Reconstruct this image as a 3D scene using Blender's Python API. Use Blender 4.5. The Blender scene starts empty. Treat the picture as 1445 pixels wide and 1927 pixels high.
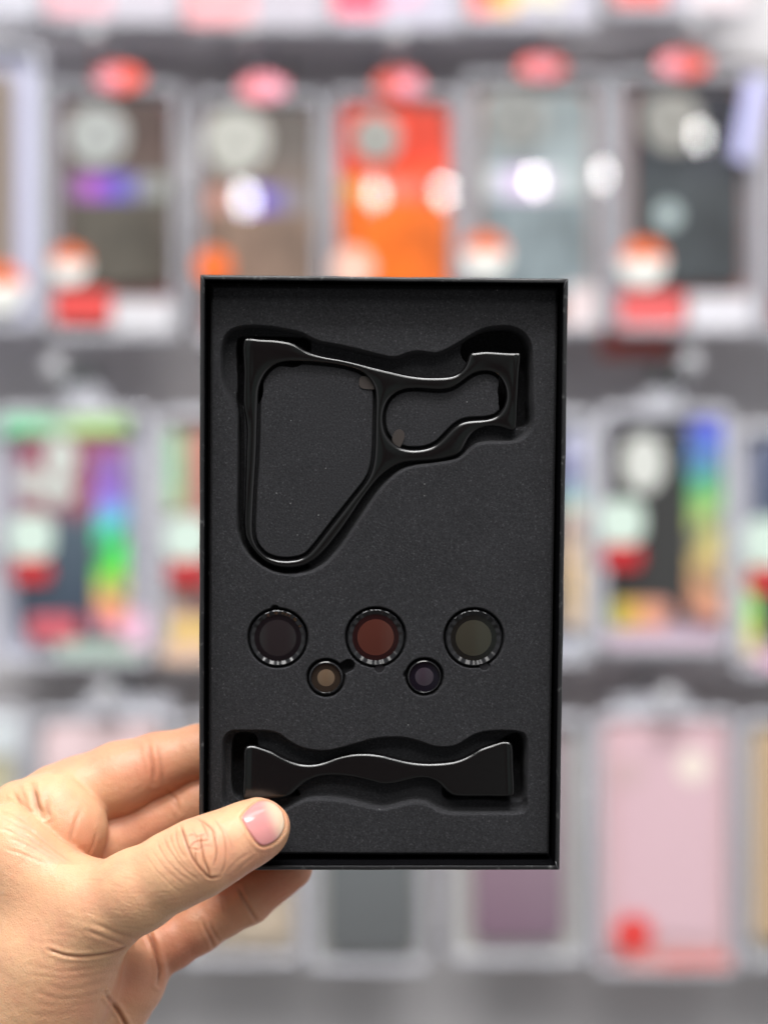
import bpy, bmesh, math, random
import numpy as np
from mathutils import Vector, Matrix, Euler

random.seed(4)
RNG = np.random.default_rng(4)
scene = bpy.context.scene
col = scene.collection

# ------------------------------------------------------------------ camera, light, exposure
D = 0.62                      # metres from the lens to the front of the box
K = 0.000174                  # metres per photo pixel at that distance
BG = 1.43                     # distance of the goods on the shop wall
KB = K * BG / D
cam = bpy.data.cameras.new('camera')
cam.sensor_fit = 'VERTICAL'
cam.sensor_height = 36.0
cam.sensor_width = 27.0
cam.lens = 36.0 * D / (1927 * K)
cam.clip_start = 0.01
cam.clip_end = 50
cam.dof.use_dof = True
cam.dof.focus_distance = D + 0.006
cam.dof.aperture_fstop = cam.lens / 19.5      # entrance pupil of 19.5 mm
cam_o = bpy.data.objects.new('camera', cam)
col.objects.link(cam_o)
cam_o.rotation_euler = (math.pi / 2, 0, 0)
scene.camera = cam_o

world = bpy.data.worlds.new('World')
scene.world = world
world.use_nodes = True
# the rest of the shop: pale ceiling, darker floor, a dark aisle, with bright sides and a maroon column added for bracket reflections
wt = world.node_tree
wn = wt.nodes['Background']
wn.inputs[1].default_value = 1.0


def wnode(t, **kw):
    x = wt.nodes.new(t)
    for k_, v_ in kw.items():
        setattr(x, k_, v_)
    return x


def wrange(src, out, a, b):
    x = wnode('ShaderNodeMapRange', interpolation_type='SMOOTHSTEP')
    x.inputs['From Min'].default_value, x.inputs['From Max'].default_value = a, b
    wt.links.new(src.outputs[out], x.inputs['Value'])
    return x


def wmix(fac, a, b):
    x = wnode('ShaderNodeMix', data_type='RGBA')
    wt.links.new(fac, x.inputs['Factor'])
    for s_, v_ in (('A', a), ('B', b)):
        if isinstance(v_, tuple):
            x.inputs[s_].default_value = (*v_, 1)
        else:
            wt.links.new(v_, x.inputs[s_])
    return [o_ for o_ in x.outputs if o_.type == 'RGBA'][0]


wc = wnode('ShaderNodeTexCoord')
wx = wnode('ShaderNodeSeparateXYZ')
wt.links.new(wc.outputs['Generated'], wx.inputs['Vector'])
up = wrange(wx, 'Z', -0.35, 0.75)
base_c = wmix(up.outputs['Result'], (0.20, 0.195, 0.19), (0.50, 0.51, 0.52))
side = wnode('ShaderNodeMath', operation='ABSOLUTE')
wt.links.new(wx.outputs['X'], side.inputs[0])
side = wrange(side, 'Value', 0.45, 0.85)
base_c = wmix(side.outputs['Result'], base_c, (0.62, 0.62, 0.64))
back = wrange(wx, 'Y', -0.80, -0.97)
aisle = wmix(back.outputs['Result'], base_c, (0.17, 0.205, 0.195))
xs = wnode('ShaderNodeMath', operation='SUBTRACT')
wt.links.new(wx.outputs['X'], xs.inputs[0])
xs.inputs[1].default_value = 0.02
xa = wnode('ShaderNodeMath', operation='ABSOLUTE')
wt.links.new(xs.outputs[0], xa.inputs[0])
maroon_column = wrange(xa, 'Value', 0.17, 0.07)
bm_ = wnode('ShaderNodeMath', operation='MULTIPLY')
wt.links.new(maroon_column.outputs['Result'], bm_.inputs[0])
wt.links.new(back.outputs['Result'], bm_.inputs[1])
wt.links.new(wmix(bm_.outputs[0], aisle, (0.072, 0.034, 0.036)), wn.inputs[0])


def lamp(name, loc, target, sx, sy, power, color=(1, 1, 1), shape='RECTANGLE'):
    l = bpy.data.lights.new(name, 'AREA')
    l.shape = shape
    l.size = sx
    if shape in ('RECTANGLE', 'ELLIPSE'):
        l.size_y = sy
    l.energy = power
    l.color = color
    o = bpy.data.objects.new(name, l)
    col.objects.link(o)
    o.location = loc
    d = Vector(target) - Vector(loc)
    o.rotation_euler = d.to_track_quat('-Z', 'Y').to_euler()
    return o


lamp('unseen_panel', (-0.15, -0.30, 1.45), (0, 0.62, -0.1), 1.1, 0.5, 18, (1.0, 0.97, 0.93))
lamp('unseen_panel', (0.5, 0.55, 1.60), (0.1, 0.75, 0), 1.2, 0.35, 9, (1.0, 0.98, 0.95))
lamp('unseen_panel', (0.0, -0.25, 1.95), (0, 1.45, -0.42), 1.8, 0.4, 13, (0.98, 0.98, 1.0)).data.spread = math.radians(70)  # added lamp, narrowed to brighten the goods on the wall only
lamp('unseen_panel', (0.3, -2.3, 2.5), (0, 1.0, -0.1), 2.4, 0.6, 47, (1.0, 0.985, 0.96))  # added far frontal fill for the goods, box and hand
SPOT = Vector((0.10, -0.60, 0.92))
lamp('downlight', SPOT, (0, 1.4, 0.24), 0.042, 0.042, 0.42, (1.0, 1.0, 0.98), 'DISK')
lamp('downlight', SPOT + Vector((0.36, 0, 0.02)), (0.1, 1.4, 0.24), 0.042, 0.042, 0.42, (1.0, 1.0, 0.98), 'DISK')

vs = scene.view_settings
vs.view_transform = 'Standard'
vs.look = 'None'
vs.exposure = 0.0
vs.gamma = 1.0
vs.use_curve_mapping = False
scene.render.engine = 'CYCLES'
cy = scene.cycles
cy.use_denoising = True
cy.max_bounces = 8
cy.transparent_max_bounces = 16
cy.caustics_reflective = False
cy.caustics_refractive = False
cy.sample_clamp_indirect = 6


# ------------------------------------------------------------------ helpers
def ray(px, py):
    return np.array([(px - 722.5) * K / D, 1.0, (963.5 - py) * K / D])


def mesh_np(name, V, F):
    me = bpy.data.meshes.new(name)
    V = np.asarray(V, dtype=np.float32)
    F = np.asarray(F, dtype=np.int32)
    n = F.shape[1]
    me.vertices.add(len(V))
    me.vertices.foreach_set('co', V.ravel())
    me.loops.add(F.size)
    me.loops.foreach_set('vertex_index', F.ravel())
    me.polygons.add(len(F))
    me.polygons.foreach_set('loop_start', np.arange(0, F.size, n, dtype=np.int32))
    me.update(calc_edges=True)
    me.validate()
    me.polygons.foreach_set('use_smooth', np.ones(len(me.polygons), dtype=bool))
    return me


def link(name, data, parent=None, mats=None):
    o = bpy.data.objects.new(name, data)
    col.objects.link(o)
    if parent is not None:
        o.parent = parent
    if mats is not None:
        for m in (mats if isinstance(mats, (list, tuple)) else [mats]):
            data.materials.append(m)
    return o


def bm_obj(name, bm, mats, parent=None, smooth=False, bevel=0, seg=2):
    me = bpy.data.meshes.new(name)
    bmesh.ops.recalc_face_normals(bm, faces=bm.faces[:])
    bm.to_mesh(me)
    bm.free()
    if smooth:
        for p in me.polygons:
            p.use_smooth = True
    o = link(name, me, parent, mats)
    if bevel:
        b = o.modifiers.new('edge', 'BEVEL')
        b.width = bevel
        b.segments = seg
        b.limit_method = 'ANGLE'
        b.angle_limit = math.radians(40)
    return o


def tag(o, label=None, cat=None, group=None, kind=None):
    if label:
        o['label'] = label
    if cat:
        o['category'] = cat
    if group:
        o['group'] = group
    if kind:
        o['kind'] = kind
    return o


def empty(name, loc=(0, 0, 0), rot=(0, 0, 0)):
    o = bpy.data.objects.new(name, None)
    o.empty_display_size = 0.01
    col.objects.link(o)
    o.location = loc
    o.rotation_euler = rot
    return o


def mat(name, color=(0.5, 0.5, 0.5), rough=0.5, metal=0.0, spec=0.5, coat=0.0, alpha=1.0):
    m = bpy.data.materials.new(name)
    m.use_nodes = True
    b = m.node_tree.nodes['Principled BSDF']
    b.inputs['Base Color'].default_value = (*color, 1)
    b.inputs['Roughness'].default_value = rough
    b.inputs['Metallic'].default_value = metal
    b.inputs['Specular IOR Level'].default_value = spec
    b.inputs['Coat Weight'].default_value = coat
    b.inputs['Coat Roughness'].default_value = 0.05
    b.inputs['Alpha'].default_value = alpha
    return m


def nd(m, t, **kw):
    n = m.node_tree.nodes.new(t)
    for k, v in kw.items():
        setattr(n, k, v)
    return n


def lk(m, a, ai, b, bi):
    m.node_tree.links.new(a.outputs[ai], b.inputs[bi])


def bsdf(m):
    return m.node_tree.nodes['Principled BSDF']


def srgb(r, g, b):
    f = lambda c: (c / 255 / 12.92) if c <= 10 else ((c / 255 + 0.055) / 1.055) ** 2.4
    return (f(r), f(g), f(b))


def prism(bm, pts, y0, y1, mi=0):
    """closed slab over an outline of (x, z) points between two depths; y0 is the front"""
    a = [bm.verts.new((x, y0, z)) for x, z in pts]
    b = [bm.verts.new((x, y1, z)) for x, z in pts]
    fs = [bm.faces.new(a), bm.faces.new(b[::-1])]
    n = len(pts)
    for i in range(n):
        fs.append(bm.faces.new((a[i], b[i], b[(i + 1) % n], a[(i + 1) % n])))
    for f in fs:
        f.material_index = mi
    return fs


def rrect(x0, z0, x1, z1, r, n=6):
    r = min(r, abs(x1 - x0) / 2.01, abs(z1 - z0) / 2.01)
    out = []
    for cx, cz, a0 in ((x1 - r, z1 - r, 0), (x0 + r, z1 - r, 90), (x0 + r, z0 + r, 180), (x1 - r, z0 + r, 270)):
        for i in range(n + 1):
            a = math.radians(a0 + 90 * i / n)
            out.append((cx + r * math.cos(a), cz + r * math.sin(a)))
    return out


def ellipse(cx, cz, rx, rz, n=40, a0=0, a1=360):
    full = (a1 - a0) >= 360
    m = n if full else n + 1
    return [(cx + rx * math.cos(math.radians(a0 + (a1 - a0) * i / n)),
             cz + rz * math.sin(math.radians(a0 + (a1 - a0) * i / n))) for i in range(m)]


def lathe(bm, prof, c, n=96, mi=0, wob=None):
    """rings of (radius, y) around a centre (x, z), axis along y"""
    rings = []
    for k, (r, y) in enumerate(prof):
        rr = []
        for i in range(n):
            a = 2 * math.pi * i / n
            dy = wob[k][i] if wob is not None and wob[k] is not None else 0
            rr.append(bm.verts.new((c[0] + r * math.cos(a), y + dy, c[1] + r * math.sin(a))))
        rings.append(rr)
    for k in range(len(rings) - 1):
        for i in range(n):
            f = bm.faces.new((rings[k][i], rings[k][(i + 1) % n], rings[k + 1][(i + 1) % n], rings[k + 1][i]))
            f.smooth = True
            f.material_index = mi
    return rings


def tube(bm, pts, r, n=10):
    rings = []
    for i, p in enumerate(pts):
        p = Vector(p)
        t = (Vector(pts[min(i + 1, len(pts) - 1)]) - Vector(pts[max(i - 1, 0)])).normalized()
        u = t.orthogonal().normalized() if abs(t.x) > 0.9 else t.cross(Vector((1, 0, 0))).normalized()
        v = t.cross(u)
        rings.append([bm.verts.new(p + r * (math.cos(2 * math.pi * k / n) * u + math.sin(2 * math.pi * k / n) * v)) for k in range(n)])
    for a, b in zip(rings, rings[1:]):
        for k in range(n):
            f = bm.faces.new((a[k], a[(k + 1) % n], b[(k + 1) % n], b[k]))
            f.smooth = True
    bm.faces.new(rings[0])
    bm.faces.new(rings[-1][::-1])


def smooth_poly(pts, step=0.0004):
    """closed Catmull-Rom curve through outline points"""
    P = np.asarray(pts, float)
    n = len(P)
    out = []
    for i in range(n):
        p0, p1, p2, p3 = P[(i - 1) % n], P[i], P[(i + 1) % n], P[(i + 2) % n]
        # centripetal form keeps tight corners from looping
        t0 = 0.0
        t1 = t0 + max(np.linalg.norm(p1 - p0), 1e-9) ** 0.5
        t2 = t1 + max(np.linalg.norm(p2 - p1), 1e-9) ** 0.5
        t3 = t2 + max(np.linalg.norm(p3 - p2), 1e-9) ** 0.5
        m = max(2, int(np.linalg.norm(p2 - p1) / step))
        for t in np.linspace(t1, t2, m, endpoint=False):
            a1 = (t1 - t) / (t1 - t0) * p0 + (t - t0) / (t1 - t0) * p1
            a2 = (t2 - t) / (t2 - t1) * p1 + (t - t1) / (t2 - t1) * p2
            a3 = (t3 - t) / (t3 - t2) * p2 + (t - t2) / (t3 - t2) * p3
            b1 = (t2 - t) / (t2 - t0) * a1 + (t - t0) / (t2 - t0) * a2
            b2 = (t3 - t) / (t3 - t1) * a2 + (t - t1) / (t3 - t1) * a3
            out.append((t2 - t) / (t2 - t1) * b1 + (t - t1) / (t2 - t1) * b2)
    return np.array(out)


def sd_poly(Q, poly):
    """signed distance (negative inside) of points Q (N,2) to a closed outline"""
    A = poly
    B = np.roll(poly, -1, axis=0)
    d2 = np.full(len(Q), 1e9)
    ins = np.zeros(len(Q), bool)
    for a, b in zip(A, B):
        e = b - a
        l2 = e @ e
        if l2 < 1e-16:
            continue
        w = Q - a
        t = np.clip((w @ e) / l2, 0, 1)
        q = w - t[:, None] * e
        np.minimum(d2, (q * q).sum(1), out=d2)
        c = (a[1] <= Q[:, 1]) != (b[1] <= Q[:, 1])
        if abs(e[1]) > 1e-12:
            x = a[0] + (Q[:, 1] - a[1]) / e[1] * e[0]
            ins ^= c & (Q[:, 0] < x)
    d = np.sqrt(d2)
    d[ins] *= -1
    return d


def sd_polyline(Q, line):
    d2 = np.full(len(Q), 1e18)
    for a, b in zip(line[:-1], line[1:]):
        e = b - a
        w = Q - a
        t = np.clip((w @ e) / max(e @ e, 1e-12), 0, 1)
        q = w - t[:, None] * e
        np.minimum(d2, (q * q).sum(1), out=d2)
    return np.sqrt(d2)


def sstep(x, a, b):
    t = np.clip((x - a) / (b - a), 0, 1)
    return t * t * (3 - 2 * t)


def surface_nets(f, org, h):
    s = f < 0
    nx, ny, nz = f.shape
    cs = (nx - 1, ny - 1, nz - 1)
    ids, pos, quads = [], [], []
    for ax in range(3):
        sl0 = [slice(None)] * 3
        sl1 = [slice(None)] * 3
        sl0[ax] = slice(0, -1)
        sl1[ax] = slice(1, None)
        f0, f1 = f[tuple(sl0)], f[tuple(sl1)]
        e = np.argwhere(s[tuple(sl0)] != s[tuple(sl1)])
        a = f0[e[:, 0], e[:, 1], e[:, 2]]
        b = f1[e[:, 0], e[:, 1], e[:, 2]]
        t = a / (a - b)
        p = e.astype(float)
        p[:, ax] += t
        o1, o2 = (ax + 1) % 3, (ax + 2) % 3
        cells = []
        ok = (e[:, o1] > 0) & (e[:, o2] > 0) & (e[:, o1] < cs[o1]) & (e[:, o2] < cs[o2])
        e, p, a = e[ok], p[ok], a[ok]
        for d1, d2 in ((1, 1), (0, 1), (0, 0), (1, 0)):
            c = e.copy()
            c[:, o1] -= d1
            c[:, o2] -= d2
            cid = (c[:, 0] * cs[1] + c[:, 1]) * cs[2] + c[:, 2]
            cells.append(cid)
            ids.append(cid)
            pos.append(p)
        q = np.stack(cells, 1)
        q[a >= 0] = q[a >= 0][:, ::-1]
        quads.append(q)
    ids = np.concatenate(ids)
    pos = np.concatenate(pos)
    quads = np.concatenate(quads)
    u, inv = np.unique(ids, return_inverse=True)
    cnt = np.bincount(inv)
    V = np.stack([np.bincount(inv, weights=pos[:, k]) / cnt for k in range(3)], 1)
    Fq = np.searchsorted(u, quads)
    return V * h + np.asarray(org), Fq


def project_sdf(fn, V, it=2, eps=1e-5, n_only=False):
    for _ in range(it):
        d = fn(V)
        g = np.stack([(fn(V + np.eye(3)[k] * eps) - d) / eps for k in range(3)], 1)
        g2 = np.maximum((g * g).sum(1), 0.15)
        V = V - np.clip(d / g2, -0.001, 0.001)[:, None] * g
    return V, g / np.linalg.norm(g, axis=1, keepdims=True).clip(1e-6)


def smin(a, b, k):
    h = np.maximum(k - np.abs(a - b), 0) / k
    return np.minimum(a, b) - h * h * k * 0.25


# ------------------------------------------------------------------ materials
def noise_bump(m, scale, strength, dist, detail=2.0, coord='Object'):
    tc = nd(m, 'ShaderNodeTexCoord')
    no = nd(m, 'ShaderNodeTexNoise')
    no.inputs['Scale'].default_value = scale
    no.inputs['Detail'].default_value = detail
    bp = nd(m, 'ShaderNodeBump')
    bp.inputs['Strength'].default_value = strength
    bp.inputs['Distance'].default_value = dist
    lk(m, tc, coord, no, 'Vector')
    lk(m, no, 'Fac', bp, 'Height')
    lk(m, bp, 'Normal', bsdf(m), 'Normal')
    return no


def foam_material():
    m = mat('foam', (0.026, 0.026, 0.029), 0.95, spec=0.25)
    no = noise_bump(m, 1700, 0.45, 0.0003, 3)
    tc = nd(m, 'ShaderNodeTexCoord')
    n2 = nd(m, 'ShaderNodeTexNoise')
    n2.inputs['Scale'].default_value = 1650
    n2.inputs['Detail'].default_value = 4
    n2.inputs['Roughness'].default_value = 0.7
    lk(m, tc, 'Object', n2, 'Vector')
    r = nd(m, 'ShaderNodeValToRGB')
    r.color_ramp.elements[0].position = 0.32
    r.color_ramp.elements[0].color = (0.010, 0.010, 0.0112, 1)
    r.color_ramp.elements[1].position = 0.62
    r.color_ramp.elements[1].color = (0.026, 0.026, 0.0285, 1)
    e = r.color_ramp.elements.new(0.74)
    e.color = (0.085, 0.085, 0.088, 1)
    lk(m, n2, 'Fac', r, 'Fac')
    # faint dusty clouds
    n3 = nd(m, 'ShaderNodeTexNoise')
    n3.inputs['Scale'].default_value = 45
    n3.inputs['Detail'].default_value = 4
    lk(m, tc, 'Object', n3, 'Vector')
    mp = nd(m, 'ShaderNodeMapRange')
    mp.inputs['From Min'].default_value = 0.3
    mp.inputs['From Max'].default_value = 0.7
    mp.inputs['To Min'].default_value = 0.93
    mp.inputs['To Max'].default_value = 1.07
    lk(m, n3, 'Fac', mp, 'Value')
    mx = nd(m, 'ShaderNodeVectorMath', operation='SCALE')
    lk(m, r, 'Color', mx, 0)
    lk(m, mp, 'Result', mx, 'Scale')
    # lint and dust specks
    vo = nd(m, 'ShaderNodeTexVoronoi')
    vo.inputs['Scale'].default_value = 430
    lk(m, tc, 'Object', vo, 'Vector')
    sc_ = nd(m, 'ShaderNodeSeparateColor')
    lk(m, vo, 'Color', sc_, 'Color')
    g1 = nd(m, 'ShaderNodeMath', operation='GREATER_THAN')
    lk(m, sc_, 'Red', g1, 0)
    g1.inputs[1].default_value = 0.975
    g2 = nd(m, 'ShaderNodeMath', operation='LESS_THAN')
    lk(m, vo, 'Distance', g2, 0)
    g2.inputs[1].default_value = 0.10
    g3 = nd(m, 'ShaderNodeMath', operation='MULTIPLY')
    lk(m, g1, 'Value', g3, 0)
    lk(m, g2, 'Value', g3, 1)
    x = nd(m, 'ShaderNodeMix', data_type='RGBA')
    lk(m, g3, 'Value', x, 'Factor')
    m.node_tree.links.new(mx.outputs['Vector'], [i_ for i_ in x.inputs if i_.name == 'A' and i_.type == 'RGBA'][0])
    [i_ for i_ in x.inputs if i_.name == 'B' and i_.type == 'RGBA'][0].default_value = (0.13, 0.13, 0.13, 1)
    m.node_tree.links.new([o_ for o_ in x.outputs if o_.type == 'RGBA'][0], bsdf(m).inputs['Base Color'])
    return m


M_foam = foam_material()
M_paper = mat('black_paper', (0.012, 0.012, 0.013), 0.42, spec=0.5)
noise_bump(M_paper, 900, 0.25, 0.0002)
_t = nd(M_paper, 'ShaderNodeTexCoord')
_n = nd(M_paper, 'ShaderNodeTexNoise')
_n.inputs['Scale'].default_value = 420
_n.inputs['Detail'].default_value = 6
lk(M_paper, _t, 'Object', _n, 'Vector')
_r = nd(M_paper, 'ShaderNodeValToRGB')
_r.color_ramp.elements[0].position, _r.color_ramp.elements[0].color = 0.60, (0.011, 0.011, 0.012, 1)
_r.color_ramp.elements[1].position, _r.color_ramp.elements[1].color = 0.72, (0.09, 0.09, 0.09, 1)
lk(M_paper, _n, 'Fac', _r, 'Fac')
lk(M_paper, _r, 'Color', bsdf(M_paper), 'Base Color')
M_inner_shade = mat('shaded_inner_paper', (0.003, 0.003, 0.0035), 1.0, spec=0.0)  # darker copy of the box paper; shade of the inner walls put into colour
M_metal = mat('black_anodised', (0.0035, 0.0034, 0.0035), 0.17, spec=0.6)
M_ring = mat('black_ring', (0.010, 0.010, 0.011), 0.16, spec=0.7)
def ring_ridges(m, count):
    tc = nd(m, 'ShaderNodeTexCoord')
    mp = nd(m, 'ShaderNodeVectorMath', operation='SUBTRACT')
    mp.inputs[1].default_value = (0.5, 0.5, 0.5)
    lk(m, tc, 'Generated', mp, 0)
    sx = nd(m, 'ShaderNodeSeparateXYZ')
    lk(m, mp, 'Vector', sx, 'Vector')
    at = nd(m, 'ShaderNodeMath', operation='ARCTAN2')
    lk(m, sx, 'Z', at, 0)
    lk(m, sx, 'X', at, 1)
    mu = nd(m, 'ShaderNodeMath', operation='MULTIPLY')
    lk(m, at, 'Value', mu, 0)
    mu.inputs[1].default_value = count
    si = nd(m, 'ShaderNodeMath', operation='SINE')
    lk(m, mu, 'Value', si, 0)
    bp = nd(m, 'ShaderNodeBump')
    bp.inputs['Strength'].default_value = 1.0
    bp.inputs['Distance'].default_value = 0.00011
    lk(m, si, 'Value', bp, 'Height')
    lk(m, bp, 'Normal', bsdf(m), 'Normal')


M_ring_ridged = mat('black_ridged_ring', (0.008, 0.008, 0.009), 0.22, spec=0.38)
ring_ridges(M_ring_ridged, 19)
M_blackglass = mat('black_glass_edge', (0.006, 0.006, 0.007), 0.06, spec=0.5)


def skin_material():
    m = mat('skin', (0.7, 0.44, 0.28), 0.5, spec=0.42)
    b = bsdf(m)
    at = nd(m, 'ShaderNodeVertexColor', layer_name='tint')
    sp = nd(m, 'ShaderNodeSeparateColor')
    lk(m, at, 'Color', sp, 'Color')
    tc = nd(m, 'ShaderNodeTexCoord')

    def mixc(fac_node, fac_out, a, bcol):
        x = nd(m, 'ShaderNodeMix', data_type='RGBA')
        lk(m, fac_node, fac_out, x, 'Factor')
        if isinstance(a, tuple):
            x.inputs['A'].default_value = (*a, 1)
        else:
            m.node_tree.links.new(a, x.inputs['A'])
        x.inputs['B'].default_value = (*bcol, 1)
        return [o for o in x.outputs if o.type == 'RGBA'][0]
    n1 = nd(m, 'ShaderNodeTexNoise')
    n1.inputs['Scale'].default_value = 90
    n1.inputs['Detail'].default_value = 5
    lk(m, tc, 'Object', n1, 'Vector')
    mr = nd(m, 'ShaderNodeMapRange')
    mr.inputs['From Min'].default_value = 0.42
    mr.inputs['From Max'].default_value = 0.72
    mr.inputs['To Max'].default_value = 0.75
    lk(m, n1, 'Fac', mr, 'Value')
    c = mixc(mr, 'Result', (0.675, 0.395, 0.225), (0.64, 0.31, 0.19))
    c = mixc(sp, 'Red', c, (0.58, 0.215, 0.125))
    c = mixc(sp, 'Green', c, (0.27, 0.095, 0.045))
    # fine mottling
    n2 = nd(m, 'ShaderNodeTexNoise')
    n2.inputs['Scale'].default_value = 900
    n2.inputs['Detail'].default_value = 3
    lk(m, tc, 'Object', n2, 'Vector')
    mr2 = nd(m, 'ShaderNodeMapRange')
    mr2.inputs['From Min'].default_value = 0.5
    mr2.inputs['From Max'].default_value = 0.8
    mr2.inputs['To Max'].default_value = 0.35
    lk(m, n2, 'Fac', mr2, 'Value')
    c = mixc(mr2, 'Result', c, (0.60, 0.33, 0.18))
    # nail bed: pink, paler towards its free edge
    c2 = mixc(at, 'Alpha', (0.60, 0.25, 0.24), (0.70, 0.52, 0.37))
    x = nd(m, 'ShaderNodeMix', data_type='RGBA')
    lk(m, sp, 'Blue', x, 'Factor')
    m.node_tree.links.new(c, x.inputs['A'])
    m.node_tree.links.new(c2, x.inputs['B'])
    m.node_tree.links.new([o for o in x.outputs if o.type == 'RGBA'][0], b.inputs['Base Color'])
    rr = nd(m, 'ShaderNodeMapRange')
    rr.inputs['To Min'].default_value = 0.46
    rr.inputs['To Max'].default_value = 0.09
    lk(m, sp, 'Blue', rr, 'Value')
    lk(m, rr, 'Result', b, 'Roughness')
    b.inputs['Subsurface Weight'].default_value = 0.25
    b.inputs['Subsurface Radius'].default_value = (1.0, 0.4, 0.22)
    b.inputs['Subsurface Scale'].default_value = 0.0028
    # skin grain: fine cell bump, off on the nail
    vo = nd(m, 'ShaderNodeTexVoronoi', feature='DISTANCE_TO_EDGE')
    vo.inputs['Scale'].default_value = 1100
    lk(m, tc, 'Object', vo, 'Vector')
    inv = nd(m, 'ShaderNodeMath', operation='SUBTRACT')
    inv.inputs[0].default_value = 1.0
    lk(m, sp, 'Blue', inv, 1)
    mu = nd(m, 'ShaderNodeMath', operation='MULTIPLY')
    lk(m, inv, 'Value', mu, 0)
    mu.inputs[1].default_value = 0.42
    bp = nd(m, 'ShaderNodeBump')
    bp.inputs['Distance'].default_value = 0.0003
    lk(m, mu, 'Value', bp, 'Strength')
    lk(m, vo, 'Distance', bp, 'Height')
    n4 = nd(m, 'ShaderNodeTexNoise')
    n4.inputs['Scale'].default_value = 420
    n4.inputs['Detail'].default_value = 3
    lk(m, tc, 'Object', n4, 'Vector')
    bp2 = nd(m, 'ShaderNodeBump')
    bp2.inputs['Distance'].default_value = 0.0006
    lk(m, mu, 'Value', bp2, 'Strength')
    lk(m, n4, 'Fac', bp2, 'Height')
    lk(m, bp, 'Normal', bp2, 'Normal')
    lk(m, bp2, 'Normal', b, 'Normal')
    return m


M_skin = skin_material()

# ------------------------------------------------------------------ shop wall
M_wall = mat('slat_panel', (0.60, 0.58, 0.59), 0.55)
noise_bump(M_wall, 30, 0.15, 0.002)
WALL_Y = BG + 0.085


def zb(py, y=BG):
    return (963.5 - py) * K * y / D


def xb(px, y=BG):
    return (px - 722.5) * K * y / D


bm = bmesh.new()
prof = []
z = 0.95
y0 = WALL_Y
while z > -0.95:                      # horizontal boards with T-slots between them
    prof += [(y0, z), (y0, z - 0.088), (y0 + 0.004, z - 0.090), (y0 + 0.012, z - 0.092), (y0 + 0.012, z - 0.098), (y0 + 0.004, z - 0.099)]
    z -= 0.1
prev = None
for yy, zz in prof:
    a, b = bm.verts.new((-1.3, yy, zz)), bm.verts.new((1.3, yy, zz))
    if prev:
        bm.faces.new((prev[0], prev[1], b, a))
    prev = (a, b)
wall = bm_obj('wall', bm, M_wall)
tag(wall, kind='structure')


# ------------------------------------------------------------------ packaged goods
def ramp_mat(name, stops, axis='Z', rough=0.3, spec=0.5, noise=0.0, coat=0.0, broken=None):
    """colour bands along the object's own generated axis"""
    m = mat(name, (1, 1, 1), rough, spec=spec, coat=coat)
    tc = nd(m, 'ShaderNodeTexCoord')
    sx = nd(m, 'ShaderNodeSeparateXYZ')
    lk(m, tc, 'Generated', sx, 'Vector')
    r = nd(m, 'ShaderNodeValToRGB')
    cr = r.color_ramp
    cr.elements[0].position, cr.elements[0].color = stops[0][0], (*stops[0][1], 1)
    cr.elements[1].position, cr.elements[1].color = stops[-1][0], (*stops[-1][1], 1)
    for p, c in stops[1:-1]:
        e = cr.elements.new(p)
        e.color = (*c, 1)
    if noise:
        no = nd(m, 'ShaderNodeTexNoise')
        no.inputs['Scale'].default_value = 3
        lk(m, tc, 'Generated', no, 'Vector')
        ma = nd(m, 'ShaderNodeMath', operation='MULTIPLY_ADD')
        lk(m, no, 'Fac', ma, 0)
        ma.inputs[1].default_value = noise
        sb = nd(m, 'ShaderNodeMath', operation='SUBTRACT')
        lk(m, sx, axis, sb, 0)
        sb.inputs[1].default_value = noise / 2
        lk(m, sb, 'Value', ma, 2)
        lk(m, ma, 'Value', r, 'Fac')
    else:
        lk(m, sx, axis, r, 'Fac')
    if broken:
        n3 = nd(m, 'ShaderNodeTexNoise')
        n3.inputs['Scale'].default_value = 70
        n3.inputs['Detail'].default_value = 1
        lk(m, tc, 'Object', n3, 'Vector')
        mr = nd(m, 'ShaderNodeMapRange')
        mr.inputs['From Min'].default_value = 0.46
        mr.inputs['From Max'].default_value = 0.60
        mr.inputs['To Max'].default_value = 0.8
        lk(m, n3, 'Fac', mr, 'Value')
        x = nd(m, 'ShaderNodeMix', data_type='RGBA')
        lk(m, mr, 'Result', x, 'Factor')
        m.node_tree.links.new(r.outputs['Color'], [i_ for i_ in x.inputs if i_.name == 'A' and i_.type == 'RGBA'][0])
        [i_ for i_ in x.inputs if i_.name == 'B' and i_.type == 'RGBA'][0].default_value = (*broken, 1)
        m.node_tree.links.new([o_ for o_ in x.outputs if o_.type == 'RGBA'][0], bsdf(m).inputs['Base Color'])
        return m
    lk(m, r, 'Color', bsdf(m), 'Base Color')
    return m


_cache = {}


def paint(rgb, rough=0.45, spec=0.4, coat=0.0):
    key = (rgb, rough, spec, coat)
    if key not in _cache:
        _cache[key] = mat('printed_colour', srgb(*rgb), rough, spec=spec, coat=coat)
    return _cache[key]


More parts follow.
